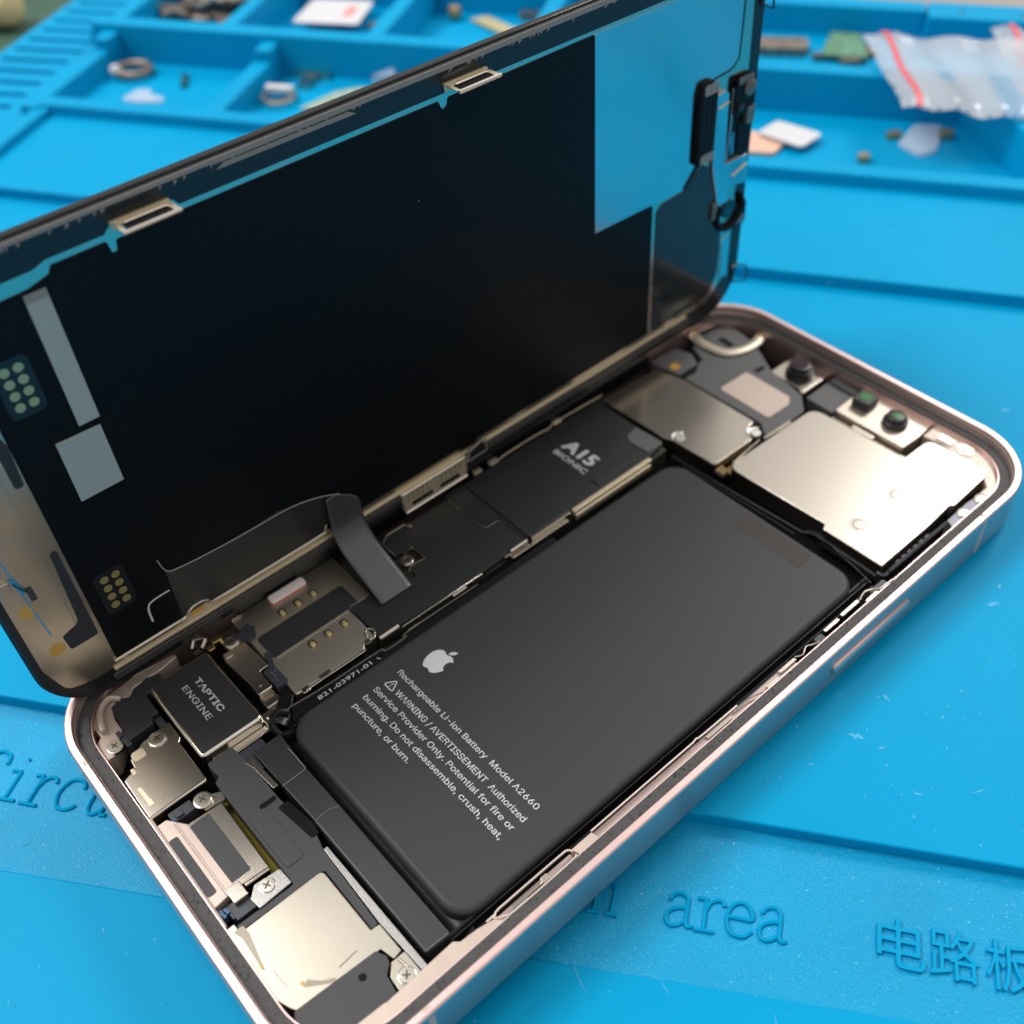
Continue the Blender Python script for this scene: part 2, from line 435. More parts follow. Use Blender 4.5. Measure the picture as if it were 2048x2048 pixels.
wall(-11.25, -10.75, 20.3, 24.9, 0.60)
wall(-10.34, -9.92, -0.2, 16.2, 0.45)
tw.prism([(11.72, 20.1), (12.85, 17.6), (13.4, 16.4), (UR - .5, 16.4), (UR - .5, 20.1)], -0.3, 0.98,
         top=[(11.8, 20.1), (12.93, 17.62), (13.46, 16.42), (UR - .5, 16.42), (UR - .5, 20.1)])
obj('tray_walls', tw, 'mat', rm, bevel=0.06, seg=3)
cb = MB()
cb.prism([(-13.3, -4), (-10.35, -4), (-10.7, 24.6), (-13.75, 24.6)], -0.55, 0.16)
cb.prism([(-13.1, -4), (-12.86, -4), (-13.3, 24.5), (-13.6, 24.5)], -0.3, 0.30)
cb.prism([(-11.1, -4), (-10.3, -4), (-10.6, 20.2), (-11.2, 20.2)], -0.3, 0.298)
for k in range(40):
    v0 = 23.05 - 0.69 * k
    tilt = 0.1
    cb.prism([(-13.45, v0 + 0.1), (-10.9, v0 + .1 + tilt), (-10.9, v0 + 0.58 + tilt), (-13.45, v0 + 0.58)], -0.2, 0.296)
obj('tool_comb', cb, 'mat', rm, bevel=0.03)

# raised lettering on the mat
GL = {
 'a': [[(.12, .76), (.22, .94), (.42, 1.0), (.6, .9), (.64, .7), (.64, .2), (.70, .03), (.84, .06)],
       [(.64, .58), (.38, .55), (.14, .42), (.08, .2), (.2, .02), (.4, .03), (.64, .2)]],
 'r': [[(.30, 0), (.30, .95)], [(.06, .94), (.30, .95)], [(.04, 0), (.60, 0)], [(.30, .6), (.42, .86), (.6, .96), (.76, .93), (.82, .80)]],
 'e': [[(.08, .53), (.42, .53), (.76, .53), (.72, .80), (.58, .96), (.42, 1.0), (.2, .9), (.07, .62), (.07, .38), (.2, .08), (.42, 0), (.62, .04), (.78, .2)]],
 'n': [[(.16, 0), (.16, .95)], [(-.02, .94), (.16, .95)], [(-.02, 0), (.34, 0)], [(.16, .7), (.32, .92), (.5, .97), (.64, .88), (.66, .6), (.66, 0)], [(.48, 0), (.84, 0)]],
 'i': [[(.42, 0), (.42, .95)], [(.14, .94), (.42, .95)], [(.08, 0), (.76, 0)], [(.40, 1.36), (.44, 1.40)]],
 'c': [[(.76, .74), (.74, .86), (.6, .97), (.42, 1.0), (.2, .9), (.07, .62), (.07, .38), (.2, .08), (.42, 0), (.62, .04), (.78, .2)]],
 'u': [[(.0, .94), (.18, .95)], [(.18, .95), (.18, .3), (.26, .06), (.44, .01), (.66, .2)], [(.5, .94), (.66, .95), ], [(.66, .95), (.66, .03)], [(.66, .03), (.84, .05)]],
 'C': [[(.78, 1.1), (.74, 1.36), (.6, 1.46), (.42, 1.5), (.2, 1.36), (.05, 1.0), (.05, .5), (.2, .12), (.42, 0), (.62, .06), (.80, .3)]],
}
lt = None
def carve(ch, u, v, sx, sy, slope):
    for st in GL[ch]:
        pts = smooth_path(st, 4) if len(st) > 2 else [Vector((*q, 0)) for q in st]
        lt.tube([(u + q.x * sx, v + q.y * sy + slope * q.x * sx, -0.195) for q in pts], 0.026, 8, flat=1.5)
lt = MB(); carve('n', 7.30, -.60, 0.40, 0.40, 0.07); obj('raised_word', lt, 'mat', rm); lt = MB()
for ch, u, v in (('a', 8.15, -.55), ('r', 8.49, -.53), ('e', 8.83, -.505), ('a', 9.19, -.475)):
    carve(ch, u, v, 0.40, 0.40, 0.07)
obj('raised_word', lt, 'mat', rm); lt = MB()
for ch, u, v in (('C', -.78, -.97), ('i', -.38, -.95), ('r', .0, -.94), ('c', .42, -.905), ('u', .84, -.88)):
    carve(ch, u, v, 0.42, 0.43, 0.05)
obj('raised_word', lt, 'mat', rm)
for ch, u, v in (('\u7535', 10.50, -.40), ('\u8def', 11.06, -.385), ('\u677f', 11.65, -.37)):
    cj = MB(); text_mb(cj, ch, u, v, -0.20, 0.53, width=0.52, depth=0.045, capref=0.86, ang=0.02, face=False)
    obj('raised_character', cj, 'mat', rm)
M['scuff'] = material('pale_scuff', (0.045, 0.37, 0.62), rough=0.55)
sc_ = MB(); rs = random.Random(3)
def scuff(u, v, z, L_, w, ang):
    n = 7; a = []; b = []
    for k in range(n + 1):
        t = k / n; wd = w * math.sin(math.pi * min(.97, max(.03, t))) * (.6 + .6 * rs.random()); off = w * (rs.random() - .5) * 1.5
        cx = u + (t - .5) * L_ * math.cos(ang) - off * math.sin(ang); cy = v + (t - .5) * L_ * math.sin(ang) + off * math.cos(ang)
        a.append((cx - wd * math.sin(ang), cy + wd * math.cos(ang))); b.append((cx + wd * math.sin(ang), cy - wd * math.cos(ang)))
    sc_.prism(a + b[::-1], z - .002, z + .0025)
for u, v, z, L_, w, ang in ((9.3, 4.35, 0, .75, .012, -.35), (10.5, 3.05, 0, .16, .035, -1.0), (11.2, 2.9, 0, .10, .02, 1.2), (10.15, 2.35, 0, .26, .05, .1), (10.45, 2.25, 0, .12, .03, .8),
        (10.9, 1.7, 0, .18, .025, -.2), (9.6, 1.9, 0, .05, .012, 0), (11.6, 1.9, 0, .3, .015, .5), (11.9, 5.0, 0, .25, .06, .6), (12.0, 5.35, 0, .12, .04, 1.4), (11.75, 7.6, 0, .12, .04, .9), (9.9, 3.3, 0, .1, .02, .6),
        (7.35, -1.35, -.18, .55, .010, -.95), (8.3, -1.25, -.18, .25, .010, -.8), (9.5, -1.35, -.18, .35, .010, -1.2), (8.9, .35, -.198, .35, .010, -.9), (6.9, .10, -.198, .5, .03, -1.3), (11.9, .5, -.198, .2, .01, .4),
        (12.3, 9.4, 0, .2, .05, .3), (10.5, 9.8, 0, .1, .03, .3), (2.2, -3.2, -.18, .2, .01, .5), (9.0, 2.8, 0, .2, .008, .3)):
    scuff(u, v, z, L_ * .8, w * .6, ang)
for k in range(110):
    u, v = rs.uniform(7, 13), rs.uniform(1.2, 7.5); scuff(u, v, 0, .02 + .05 * rs.random() ** 2, .006 + .012 * rs.random(), rs.random() * 3)
for k in range(60):
    u, v = rs.uniform(-2, 13), rs.uniform(-4.5, -1.4 + .0); scuff(u, v, -.18, .02 + .04 * rs.random() ** 2, .005 + .008 * rs.random(), rs.random() * 3)
obj('scuff_marks', sc_, 'scuff', rm)['kind'] = 'stuff'
dots_ = MB()
dots_.cyl(11.85, 24.9, 0.10, 0.755, 0.766, 16); dots_.cyl(13.3, 24.85, 0.10, 0.755, 0.766, 16)
obj('rim_dimple', dots_, material('dimple_blue', (0.0, 0.10, 0.22), rough=0.6), rm)

# ------------------------------------------------------------------ the opened phone
PW, PL, PR = 6.42, 13.15, 1.136
ph = thing('smartphone', 'opened pink smartphone lying on the blue mat with its inner parts exposed', 'phone', (3.21, 6.575, 0))
def rring(d, z, n=14):
    w, l, r = PW - 2 * d, PL - 2 * d, max(0.12, PR - d)
    out = []
    for cx, cy, a0 in ((w - r, l - r, 0), (r, l - r, 90), (r, r, 180), (w - r, r, 270)):
        for k in range(n + 1):
            a = math.radians(a0 + 90 * k / n); out.append((d + cx + r * math.cos(a), d + cy + r * math.sin(a), z))
    return out
fr = MB()
prof = [(.06, 0.0), (.02, .012), (.004, .035), (0, .062), (0, .066), (0, .072), (0, .715), (0, .722), (0, .728), (.003, .744), (.012, .757), (.025, .764), (.034, .765), (.038, .765), (.044, .765),
        (.094, .765), (.098, .765), (.106, .758), (.110, .74), (.112, .640), (.128, .625), (.130, .60), (.30, .60), (.305, .30), (.31, .08)]
fr.rings([rring(d_, z_) for d_, z_ in prof], caps=False)
fr.prism([(x, y) for x, y, z in rring(.07, 0)], 0.001, 0.06)
frame = obj('frame', fr, 'pink', ph, angle=50)
sh = MB()
sh.rings([rring(.1121, .716), rring(.1121, .70), rring(.121, .698), rring(.126, .645), rring(.1121, .645)], caps=False)
obj('rim_groove', sh, 'mauve', ph, angle=60)
ga = MB()
ga.rings([rring(.132, .602), rring(.132, .624), rring(.278, .626), rring(.286, .602)], caps=False)
obj('gasket', ga, 'gasket', ph)
fl = MB(); fl.prism([(x, y) for x, y, z in rring(.30, 0)], 0.06, 0.10)
obj('inner_floor', fl, 'cavity', ph)
sb = MB()
n_ = 10
sec = [(6.395, .40 - .105), (6.44, .40 - .10), (6.466, .40 - .07), (6.470, .40), (6.466, .40 + .07), (6.44, .40 + .10), (6.395, .40 + .105)]
prf = []
for yy, k in [(7.92, .35), (7.935, .7), (7.97, 1), (9.55, 1), (9.585, .7), (9.60, .35)]:
    prf.append([(6.395 + (x - 6.395) * (1 if k == 1 else .8), yy, .40 + (z - .40) * k) for x, z in sec])
sb.rings(prf)
obj('side_button', sb, 'pink', ph, angle=60)
bgv = MB()
path = [(6.4205, 7.9 + .012 * 0, .40)]
for t in range(41):
    pass
loop = [(6.4208, 7.985, .515), (6.4208, 9.535, .515)] + [(6.4208, 9.535 + .09 * math.sin(a), .40 + .115 * math.cos(a)) for a in [math.pi * k / 10 for k in range(1, 10)]] + \
       [(6.4208, 9.535, .285), (6.4208, 7.985, .285)] + [(6.4208, 7.985 - .09 * math.sin(a), .40 - .115 * math.cos(a)) for a in [math.pi * k / 10 for k in range(1, 10)]]
bgv.tube(loop, 0.006, 6, closed=True)
obj('button_gap', bgv, 'mauve', ph)
al = MB()
for x0, x1, y0, y1 in ((6.4195, 6.4225, 11.35, 11.43), (6.4195, 6.4225, 1.32, 1.40)):
    al.box(x0, x1, y0, y1, .06, .70)
al.box(6.325, 6.37, 11.35, 11.43, .7645, .7665); al.box(6.325, 6.37, 1.32, 1.40, .7645, .7665)
al.box(1.30, 1.38, .05, .09, .7645, .7665); al.box(1.30, 1.38, -.0025, .002, .08, .70)
obj('antenna_line', al, material('antenna_plastic', (0.62, 0.45, 0.40), rough=0.5), ph)

# screws: head with a cross recess; copies share the mesh
def screw_mb(x, y, z, r, a=0.3, ring=True):
    m = MB()
    m.lathe(x, y, [(r * 1.12, z - .06), (r * 1.12, z - .012), (r * 1.02, z - .008), (r, z - .008), (r, z + .004), (r * .92, z + .012), (r * .62, z + .0125), (r * .60, z + .009), (r * .3, z + .009)], 32)
    for k in (0, 1):
        an = a + k * math.pi / 2; c, s_ = math.cos(an), math.sin(an); L_, w = r * .52, r * .11
        m.prism([(x + c * L_ - s_ * w, y + s_ * L_ + c * w), (x - c * L_ - s_ * w, y - s_ * L_ + c * w),
                 (x - c * L_ + s_ * w, y - s_ * L_ - c * w), (x + c * L_ + s_ * w, y + s_ * L_ - c * w)], z, z + .0105 + .001 * k, 1)
    return m
def screw(x, y, z, r=.085, a=.3, parent=None, m='screw'):
    return obj('screw', screw_mb(x, y, z, r, a), [m, 'slot'], parent or ph)

# ---- inner rails along the right and the bottom
rl_ = MB()
rl_.tube([(6.012, 2.42, .596), (6.012, 2.55, .596)], .014, 6)
rl_.tube([(6.012, 3.98, .596), (6.012, 5.70, .596)], .014, 6)
rl_.tube(smooth_path([(6.012, 5.70, .596), (6.0, 5.78, .596), (6.015, 5.84, .596), (6.02, 6.5, .59)], 4), .013, 6)
rl_.tube(smooth_path([(6.035, 2.50, .598), (5.995, 2.58, .598), (5.99, 2.75, .598), (5.99, 3.5, .598), (6.0, 3.62, .598), (6.05, 3.66, .598)], 5), .013, 6)
rl_.tube(smooth_path([(6.035, 2.50, .598), (6.10, 2.62, .598), (6.125, 2.75, .598), (6.125, 3.55, .598), (6.10, 3.66, .598)], 5), .013, 6)
obj('cream_rail', rl_, material('cream_machined_edge', (0.85, 0.74, 0.66), metal=0.6, rough=0.3), ph)
rt_ = MB()
rt_.prism([(6.02, 3.66), (6.128, 3.70), (6.128, 4.0), (6.02, 3.98)], .2, .598)
rt_.prism([(5.96, 1.10), (6.128, 1.0), (6.128, 2.58), (6.04, 2.50), (6.0, 2.3), (5.985, 2.08), (5.93, 2.02)], .2, .5985)
rt_.prism([(5.80, .32), (6.0, .45), (6.08, .7), (6.128, 1.05), (5.95, 1.12), (5.93, .75)], .2, .5975)
obj('right_ledge', rt_, 'tan', ph, bevel=.008)
gr = MB()
gr.prism([(6.02, 3.98), (6.13, 3.98), (6.13, 7.6), (6.02, 7.6)], .1, .53)
gr.prism([(6.0, 2.55), (6.13, 2.55), (6.13, 3.66), (6.0, 3.66)], .1, .46)
obj('rail_groove', gr, 'mauve', ph)
pk = MB(); pk.box(6.02, 6.06, 2.75, 3.3, .46, .50); pk.box(6.07, 6.11, 2.62, 2.95, .46, .52); pk.rbox(6.02, 6.10, 3.18, 3.28, .46, .57, .02)
obj('pocket_clip', pk, 'steel', ph, bevel=.006)
sf = MB()
for y0, y1, x0, x1, z in ((5.9, 6.35, 6.03, 6.09, .56), (7.0, 7.22, 6.06, 6.13, .58), (7.30, 7.62, 6.02, 6.07, .57), (8.25, 8.55, 6.0, 6.05, .57), (8.62, 9.0, 5.99, 6.04, .575), (9.05, 9.3, 6.08, 6.13, .59)):
    sf.rbox(x0, x1, y0, y1, z - .03, z, .015)
sf.tube(smooth_path([(6.03, 7.62, .58), (6.08, 7.72, .59), (6.03, 7.85, .59), (6.07, 7.95, .59), (6.1, 8.05, .595)], 5), .014, 6)
sf.tube(smooth_path([(6.03, 9.0, .58), (5.99, 9.15, .59), (6.03, 9.28, .59), (6.09, 9.35, .595), (6.11, 9.5, .6), (6.12, 9.62, .6)], 5), .016, 6)
sf.tube(smooth_path([(6.11, 6.9, .59), (6.05, 6.7, .58), (6.04, 6.45, .57)], 5), .012, 6)
obj('button_flex', sf, 'steel', ph, bevel=.006)
bk = MB()
bk.rbox(5.98, 6.09, 9.30, 9.62, .3, .50, .03); bk.rbox(6.0, 6.1, 8.05, 8.2, .3, .55, .02); bk.rbox(5.99, 6.06, 5.95, 7.6, .3, .52, .02)
obj('switch_body', bk, 'slate', ph, bevel=.01)

# ---- battery
bt = MB()
def brr(x0, x1, y0, y1, r, z): return [(x, y, z) for x, y in rpoly([(x0, y0), (x1, y0), (x1, y1), (x0, y1)], r, 8)]
rg = [brr(2.355, 5.82, 2.20, 9.35, .34, .10), brr(2.355, 5.82, 2.20, 9.35, .34, .445)]
for k in range(1, 7):
    a = k / 6 * math.pi / 2; i = .075 * (1 - math.cos(a))
    rg.append(brr(2.355 + i, 5.82 - i, 2.20 + i, 9.35 - i, .34 - i * .4, .445 + .075 * math.sin(a)))
for i in (.079, .085, .10): rg.append(brr(2.355 + i, 5.82 - i, 2.20 + i, 9.35 - i, .34 - i * .4, .5200))
rg[1:2] = [brr(2.355, 5.82, 2.20, 9.35, .34, z_) for z_ in (.43, .437, .445)]
bt.rings(rg)
battery = obj('battery', bt, 'battery', ph, angle=60)
tx = MB()
ZB = .5202
for s_, x0, x1, y, h in (('Rechargeable Li-ion Battery  Model A2660', 2.68, 5.36, 3.725, .112), ('WARNING / AVERTISSEMENT  Authorized', 2.915, 5.37, 3.505, .118),
                         ('Service Provider Only. Potential for fire or', 2.68, 5.36, 3.335, .112), ('burning. Do not disassemble, crush, heat,', 2.69, 5.35, 3.165, .112), ('puncture, or burn.', 2.71, 3.84, 2.995, .112)):
    tx = MB(); text_mb(tx, s_, x0, y, ZB, h, width=x1 - x0, bold=0.02); obj('text_line', tx, 'print', battery)
tx = MB()
tri = [(2.695, 3.50), (2.875, 3.50), (2.785, 3.655)]
tx.tube([(x, y, ZB) for x, y in rpoly(tri, .02, 4)], .0085, 6, closed=True, flat=.3)
tx.prism([(2.778, 3.595), (2.792, 3.595), (2.788, 3.55), (2.782, 3.55)], ZB, ZB + .002); tx.cyl(2.785, 3.532, .008, ZB, ZB + .002, 10)
obj('warning_sign', tx, 'print', battery)
lg = MB()
ap = [(.50, .80), (.60, .845), (.70, .86), (.80, .83), (.88, .76), (.80, .68), (.765, .58), (.785, .46), (.85, .38), (.92, .345), (.86, .20), (.78, .085), (.70, .02), (.62, .0),
      (.55, .025), (.48, .045), (.41, .025), (.34, .0), (.26, .02), (.18, .10), (.10, .24), (.06, .40), (.06, .56), (.11, .70), (.20, .80), (.31, .845), (.40, .83)]
aps = smooth_path(ap + [ap[0]], 4)[:-1]
lx, ly, ls = 2.705, 4.045, .42
lg.prism([(lx + q.x * ls * .93, ly + q.y * ls) for q in aps], ZB, ZB + .002)
leaf = [(.50, .87), (.52, .97), (.58, 1.05), (.67, 1.10), (.70, 1.10), (.69, 1.0), (.63, .92), (.56, .875)]
lfs = smooth_path(leaf + [leaf[0]], 4)[:-1]
lg.prism([(lx + q.x * ls * .93, ly + q.y * ls) for q in lfs], ZB, ZB + .002)
obj('fruit_logo', lg, 'logoink', battery)
ds = MB().box(3.89, 5.09, 8.92, 9.245, ZB - .002, ZB + .0015)
obj('dark_sticker', ds, material('brown_black_sticker', (0.028, 0.022, 0.019), rough=.62), battery)
fo = MB()
def foil(u, v):
    y = 2.0 + 7.55 * u
    x = 5.78 + .21 * v
    z = .43 - .10 * math.sin(v * math.pi) + .035 * math.sin(v * 9) + .008 * math.sin(y * 9 + v * 7) * math.sin(v * math.pi)
    return (x, y, z)
fo.grid(foil, 120, 14)
fo.tube([(5.86, 2.05, .455), (5.86, 9.45, .455)], .012, 6); fo.tube([(5.95, 2.3, .45), (5.95, 9.45, .45)], .010, 6)
def foil2(u, v):
    x = 2.28 + 3.7 * u; y = 2.34 - .30 * v; z = .36 - .06 * math.sin(v * math.pi) + .004 * math.sin(x * 6) * math.sin(v * 3.1)
    return (x, y, z)
fo.grid(foil2, 60, 10)
obj('foil_edge', fo, 'foil', battery)

# ---- flat cable between board and battery, with the part number
cb_ = MB()
cb_.prism(rpoly([(2.13, 2.42), (2.40, 2.30), (2.40, 6.9), (2.22, 6.9), (2.20, 4.2), (2.16, 3.9)], .04), .30, .45)
pc = obj('part_cable', cb_, 'foil', ph, bevel=.02)
el = MB()
el.tube(smooth_path([(2.18, 2.30, .452), (2.13, 2.40, .455), (2.135, 2.52, .455), (2.17, 3.0, .455), (2.185, 3.78, .455), (2.24, 3.86, .455), (2.24, 4.2, .455), (2.185, 4.28, .455), (2.19, 5.5, .455)], 5), .010, 6)
obj('cable_edge', el, material('silver_edge_line', (0.35, 0.34, 0.32), metal=.8, rough=.35), pc)
pn = MB()
text_mb(pn, '821-03971-01', 2.295, 2.76, .4505, .066, width=.84, ang=math.pi / 2, bold=.0, face=False)
pn.prism([(2.25, 3.70), (2.27, 3.70), (2.31, 3.73), (2.29, 3.73)], .4505, .4525)
obj('printed_number', pn, 'print', pc)
lp = MB()
lp.tube(smooth_path([(2.16, 2.35, .40), (2.12, 2.22, .46), (2.22, 2.10, .44), (2.40, 2.12, .40), (2.44, 2.28, .40)], 6), .055, 10, flat=1.6)
def loopf(u, v):
    a = math.pi * (0.15 + 1.1 * u)
    return (2.29 + .14 * math.cos(a) + .07 * v, 2.33 + .13 * math.sin(a) - .22 * v, .44 + .05 * math.sin(a * 2 + v) + .03 * v)
lp.grid(loopf, 20, 8)
obj('folded_tail', lp, 'foil', pc)

# ---- main board under black shields
lb = MB(); lb.prism([(.50, 3.92), (2.05, 3.92), (2.10, 5.7), (2.06, 9.52), (.50, 9.55)], .10, .40)
board = obj('logic_board', lb, material('dark_board', (0.03, 0.03, 0.02), rough=.5), ph)
ls_ = MB()
ls_.prism(rpoly([(1.32, 3.92), (2.04, 3.93), (2.09, 5.66), (2.05, 6.54), (1.47, 6.53), (1.44, 6.26), (.60, 6.24), (.57, 5.12), (.68, 4.96), (.98, 4.97), (1.0, 5.26), (1.32, 5.26), (1.36, 4.98), (1.50, 4.95), (1.42, 4.84), (1.35, 4.83)],
                [.02, .02, .02, .02, .03, .04, .05, .05, .05, .02, .02, .02, .02, .02, .02, .02]), .36, .495)
lsh = obj('lower_shield', ls_, 'film', board, bevel=.008)
eg = MB()
def z3(pts, z): return [(x, y, z) for x, y in pts]
eg.tube(z3([(.60, 6.245), (1.40, 6.262), (1.45, 6.29), (1.463, 6.50), (1.50, 6.538), (2.05, 6.55)], .496), .007, 6)
eg.tube(z3([(.70, 5.50), (.575, 5.44), (.575, 5.12), (.68, 4.962), (1.0, 4.965)], .50), .013, 6)
eg.tube(z3([(1.34, 4.84), (1.32, 3.93), (1.5, 3.92)], .497), .006, 6)
obj('shield_edge', eg, 'steel', lsh)
us = MB()
us.prism(rpoly([(.52, 6.635), (2.03, 6.615), (2.03, 9.20), (1.96, 9.48), (1.45, 9.50), (1.40, 9.50), (.52, 9.52)], .03), .36, .50)
ush = obj('chip_shield', us, 'film', board, bevel=.01)
u2 = MB()
u2.prism([(.52, 6.27), (1.41, 6.285), (1.43, 6.56), (2.03, 6.575), (2.03, 6.595), (.52, 6.615)], .36, .493)
obj('shield_step', u2, 'film', ush)
rb = MB(); rb.rbox(1.79, 1.97, 8.10, 8.92, .498, .522, .02)
obj('shield_ridge', rb, 'film', ush, bevel=.012)
ct = MB(); ct.prism(rpoly([(1.42, 9.48), (1.46, 9.22), (1.58, 9.13), (1.98, 9.16), (1.99, 9.52)], .05), .46, .53)
obj('coax_cap', ct, 'darkgrey', ush, bevel=.03)
a15 = MB()
text_mb(a15, 'A15', .93, 8.30, .5005, .25, width=.63, bold=.09, face=False)
obj('printed_chip_name', a15, 'logoink', ush); a15 = MB()
text_mb(a15, 'BIONIC', .93, 8.115, .5005, .105, width=.70, bold=.03, face=False)
obj('printed_chip_name', a15, 'logoink', ush)
gd = MB()
gd.rbox(2.04, 2.12, 7.45, 9.12, .40, .50, .02); gd.rbox(2.13, 2.17, 7.45, 9.05, .36, .455, .01)
obj('gold_rail', gd, 'palegold', board, bevel=.015)
gd = MB()
gd.rbox(2.03, 2.10, 6.62, 7.40, .42, .515, .02); gd.rbox(2.10, 2.16, 6.2, 7.3, .36, .45, .01); gd.rbox(2.02, 2.10, 6.10, 6.55, .40, .49, .01)
gd.tube([(2.07, 6.22, .495), (2.07, 6.54, .495)], .045, 8)
gd.tube([(2.05, 3.90, .49), (2.05, 4.22, .49)], .05, 8)
gd.tube([(2.09, 4.25, .48), (2.10, 5.66, .48)], .012, 6); gd.tube([(2.16, 4.3, .44), (2.17, 5.0, .44)], .008, 6)
gd.tube([(2.13, 5.1, .47), (2.13, 5.35, .47)], .03, 8)
obj('shield_rail', gd, 'steel', board, bevel=.012)
le = MB()
le.tube(smooth_path([(.47, 7.4, .50), (.455, 7.6, .505), (.45, 8.2, .505), (.47, 8.45, .50), (.43, 8.6, .50), (.44, 9.1, .50), (.46, 9.66, .50)], 5), .013, 6)
le.rbox(.38, .47, 6.90, 7.06, .44, .50, .02); le.rbox(.38, .48, 7.22, 7.40, .44, .50, .02); le.rbox(.37, .46, 8.60, 8.76, .44, .50, .02)
obj('edge_contact', le, 'palegold', board, bevel=.012)
screw(1.17, 5.04, .50, .085, .2, board)
brk_ = MB()
brk_.tube(z3([(1.06, 5.06), (1.02, 5.24), (1.32, 5.26), (1.30, 5.02), (1.36, 4.92)], .503), .015, 6)
obj('screw_bracket', brk_, 'steel', board)

hc = MB(); hc.box(.302, .36, 2.75, 10.9, .36, .596)
obj('hinge_strip', hc, 'foil', ph)  # black strip over the left inner wall
# ---- sim reader
sm = MB(); sm.prism(rpoly([(.36, 2.60), (2.04, 2.58), (2.05, 3.66), (1.96, 3.72), (1.98, 3.90), (1.33, 3.91), (1.32, 4.28), (.36, 4.30)], .03), .14, .475)
sim = obj('sim_reader', sm, 'steelsoft', ph, bevel=.02)
wn = MB(); wn.prism(rpoly([(.895, 2.68), (1.345, 2.68), (1.325, 4.08), (.885, 4.08)], .05), .470, .4775)
obj('black_window', wn, 'sticker', sim)
we = MB(); we.tube([(1.352, 2.72, .477), (1.333, 4.05, .477)], .007, 6); we.tube([(1.375, 2.72, .477), (1.355, 4.05, .477)], .004, 6)
obj('window_edge', we, 'brightsteel', sim)
first = None
for x, y in ((.74, 3.70), (.74, 3.445), (.74, 3.19), (1.485, 3.71), (1.485, 3.45), (1.485, 3.19)):
    if first is None:
        c_ = MB()
        c_.prism(rpoly([(x - .072, y - .05), (x + .07, y - .05), (x + .07, y + .06), (x - .072, y + .06)], .045), .470, .4768, 1)
        c_.prism(rpoly([(x - .03, y - .038), (x + .068, y - .032), (x + .062, y + .045), (x - .03, y + .045)], .028), .470, .515, 0,
                 top=rpoly([(x - .012, y - .02), (x + .050, y - .017), (x + .045, y + .025), (x - .012, y + .026)], .02))
        first = obj('spring_contact', c_, ['contactgold', 'slot'], sim); fx, fy = x, y
    else: child_copy(first, sim, x - fx, y - fy)
fe = MB(); fe.rbox(2.035, 2.075, 2.72, 3.66, .40, .482, .01); fe.rbox(2.0, 2.09, 2.66, 2.78, .40, .475, .02)
obj('front_lip', fe, 'brightsteel', sim, bevel=.01)
pp = MB(); pp.rbox(.405, .555, 3.17, 3.735, .475, .535, .035)
obj('pad', pp, 'whitepad', sim, bevel=.01)
pp = MB(); pp.rbox(.410, .565, 3.165, 3.74, .472, .500, .035)
obj('pad_base', pp, 'rednap', sim)
cl = MB(); cl.tube(smooth_path([(1.90, 3.80, .49), (1.80, 3.86, .50), (1.86, 3.93, .50), (1.95, 3.90, .49), (2.0, 3.84, .49)], 5), .014, 6); cl.rbox(1.94, 2.02, 3.72, 3.80, .45, .50, .01)
cl.rbox(2.0, 2.07, 2.95, 3.12, .46, .497, .01)
obj('latch_spring', cl, 'steel', sim, bevel=.004)

# ---- vibration motor
vm = MB(); vm.rbox(.66, 2.085, 1.18, 2.07, .12, .548, .07)
motor = obj('vibration_motor', vm, 'brightsteel', ph, bevel=.045, seg=4)
vs = MB(); vs.rbox(.70, 2.045, 1.235, 2.035, .545, .5515, .05)
obj('black_sticker', vs, 'sticker', motor)
vt = MB()
text_mb(vt, 'TAPTIC', .99, 1.695, .5518, .12, width=.655, bold=.045)
obj('printed_name', vt, 'print', motor); vt = MB()
text_mb(vt, 'ENGINE', .99, 1.515, .5518, .12, width=.665, bold=.004)
obj('printed_name', vt, 'print', motor)
vf = MB(); vf.rbox(2.09, 2.20, 1.3, 2.06, .14, .38, .02); vf.tube(smooth_path([(2.09, 2.10, .50), (2.19, 2.10, .46), (2.21, 1.9, .40)], 5), .02, 6)
obj('motor_flange', vf, 'steel', motor, bevel=.01)

# ---- bottom left: connector block, charge port shield, screws
bc = MB(); bc.prism(rpoly([(.54, 1.12), (.50, 1.25), (.56, 1.42), (.74, 1.40), (.74, 1.12), (1.10, 1.12), (1.10, 1.02), (1.20, .99), (1.24, .64), (.80, .68), (.62, .70), (.56, .82), (.62, .95)], .03), .20, .545)
obj('connector_block', bc, 'sticker', ph, bevel=.02)
bcs = MB(); bcs.rbox(.80, 1.27, .58, .66, .2, .50, .03); bcs.box(1.12, 1.28, 1.02, 1.12, .2, .48); bcs.box(1.0, 1.1, .56, .62, .3, .53)
obj('block_base', bcs, 'slate', ph, bevel=.01)
cw = MB()
cw.prism(rpoly([(.58, .46), (.70, .38), (.92, .40), (1.02, .28), (1.3, .27), (1.3, .40), (1.0, .66), (.80, .66), (.60, .72), (.55, .84), (.62, .96), (.52, 1.06), (.50, 1.5), (.40, 1.9), (.33, 1.2), (.40, .75)], .04), .12, .52)
obj('corner_boss', cw, 'tan', ph, bevel=.02)
cu_ = MB(); cu_.tube(smooth_path([(.58, .86, .54), (.50, .74, .57), (.60, .58, .58), (.78, .50, .58), (.92, .46, .57)], 6), .045, 8)
obj('boss_lip', cu_, 'tan', ph)
screw(1.19, .47, .55, .09, .4)
up = MB(); up.prism(rpoly([(1.68, .32), (1.62, .50), (1.46, .52), (1.33, .76), (1.28, 1.15), (1.60, 1.15), (1.66, 1.10), (2.35, 1.09), (2.36, .31)], [.04, .02, .05, .08, .02, .02, .02, .02, .04]), .12, .50)
usb = obj('port_shield', up, 'steel', ph, bevel=.02)
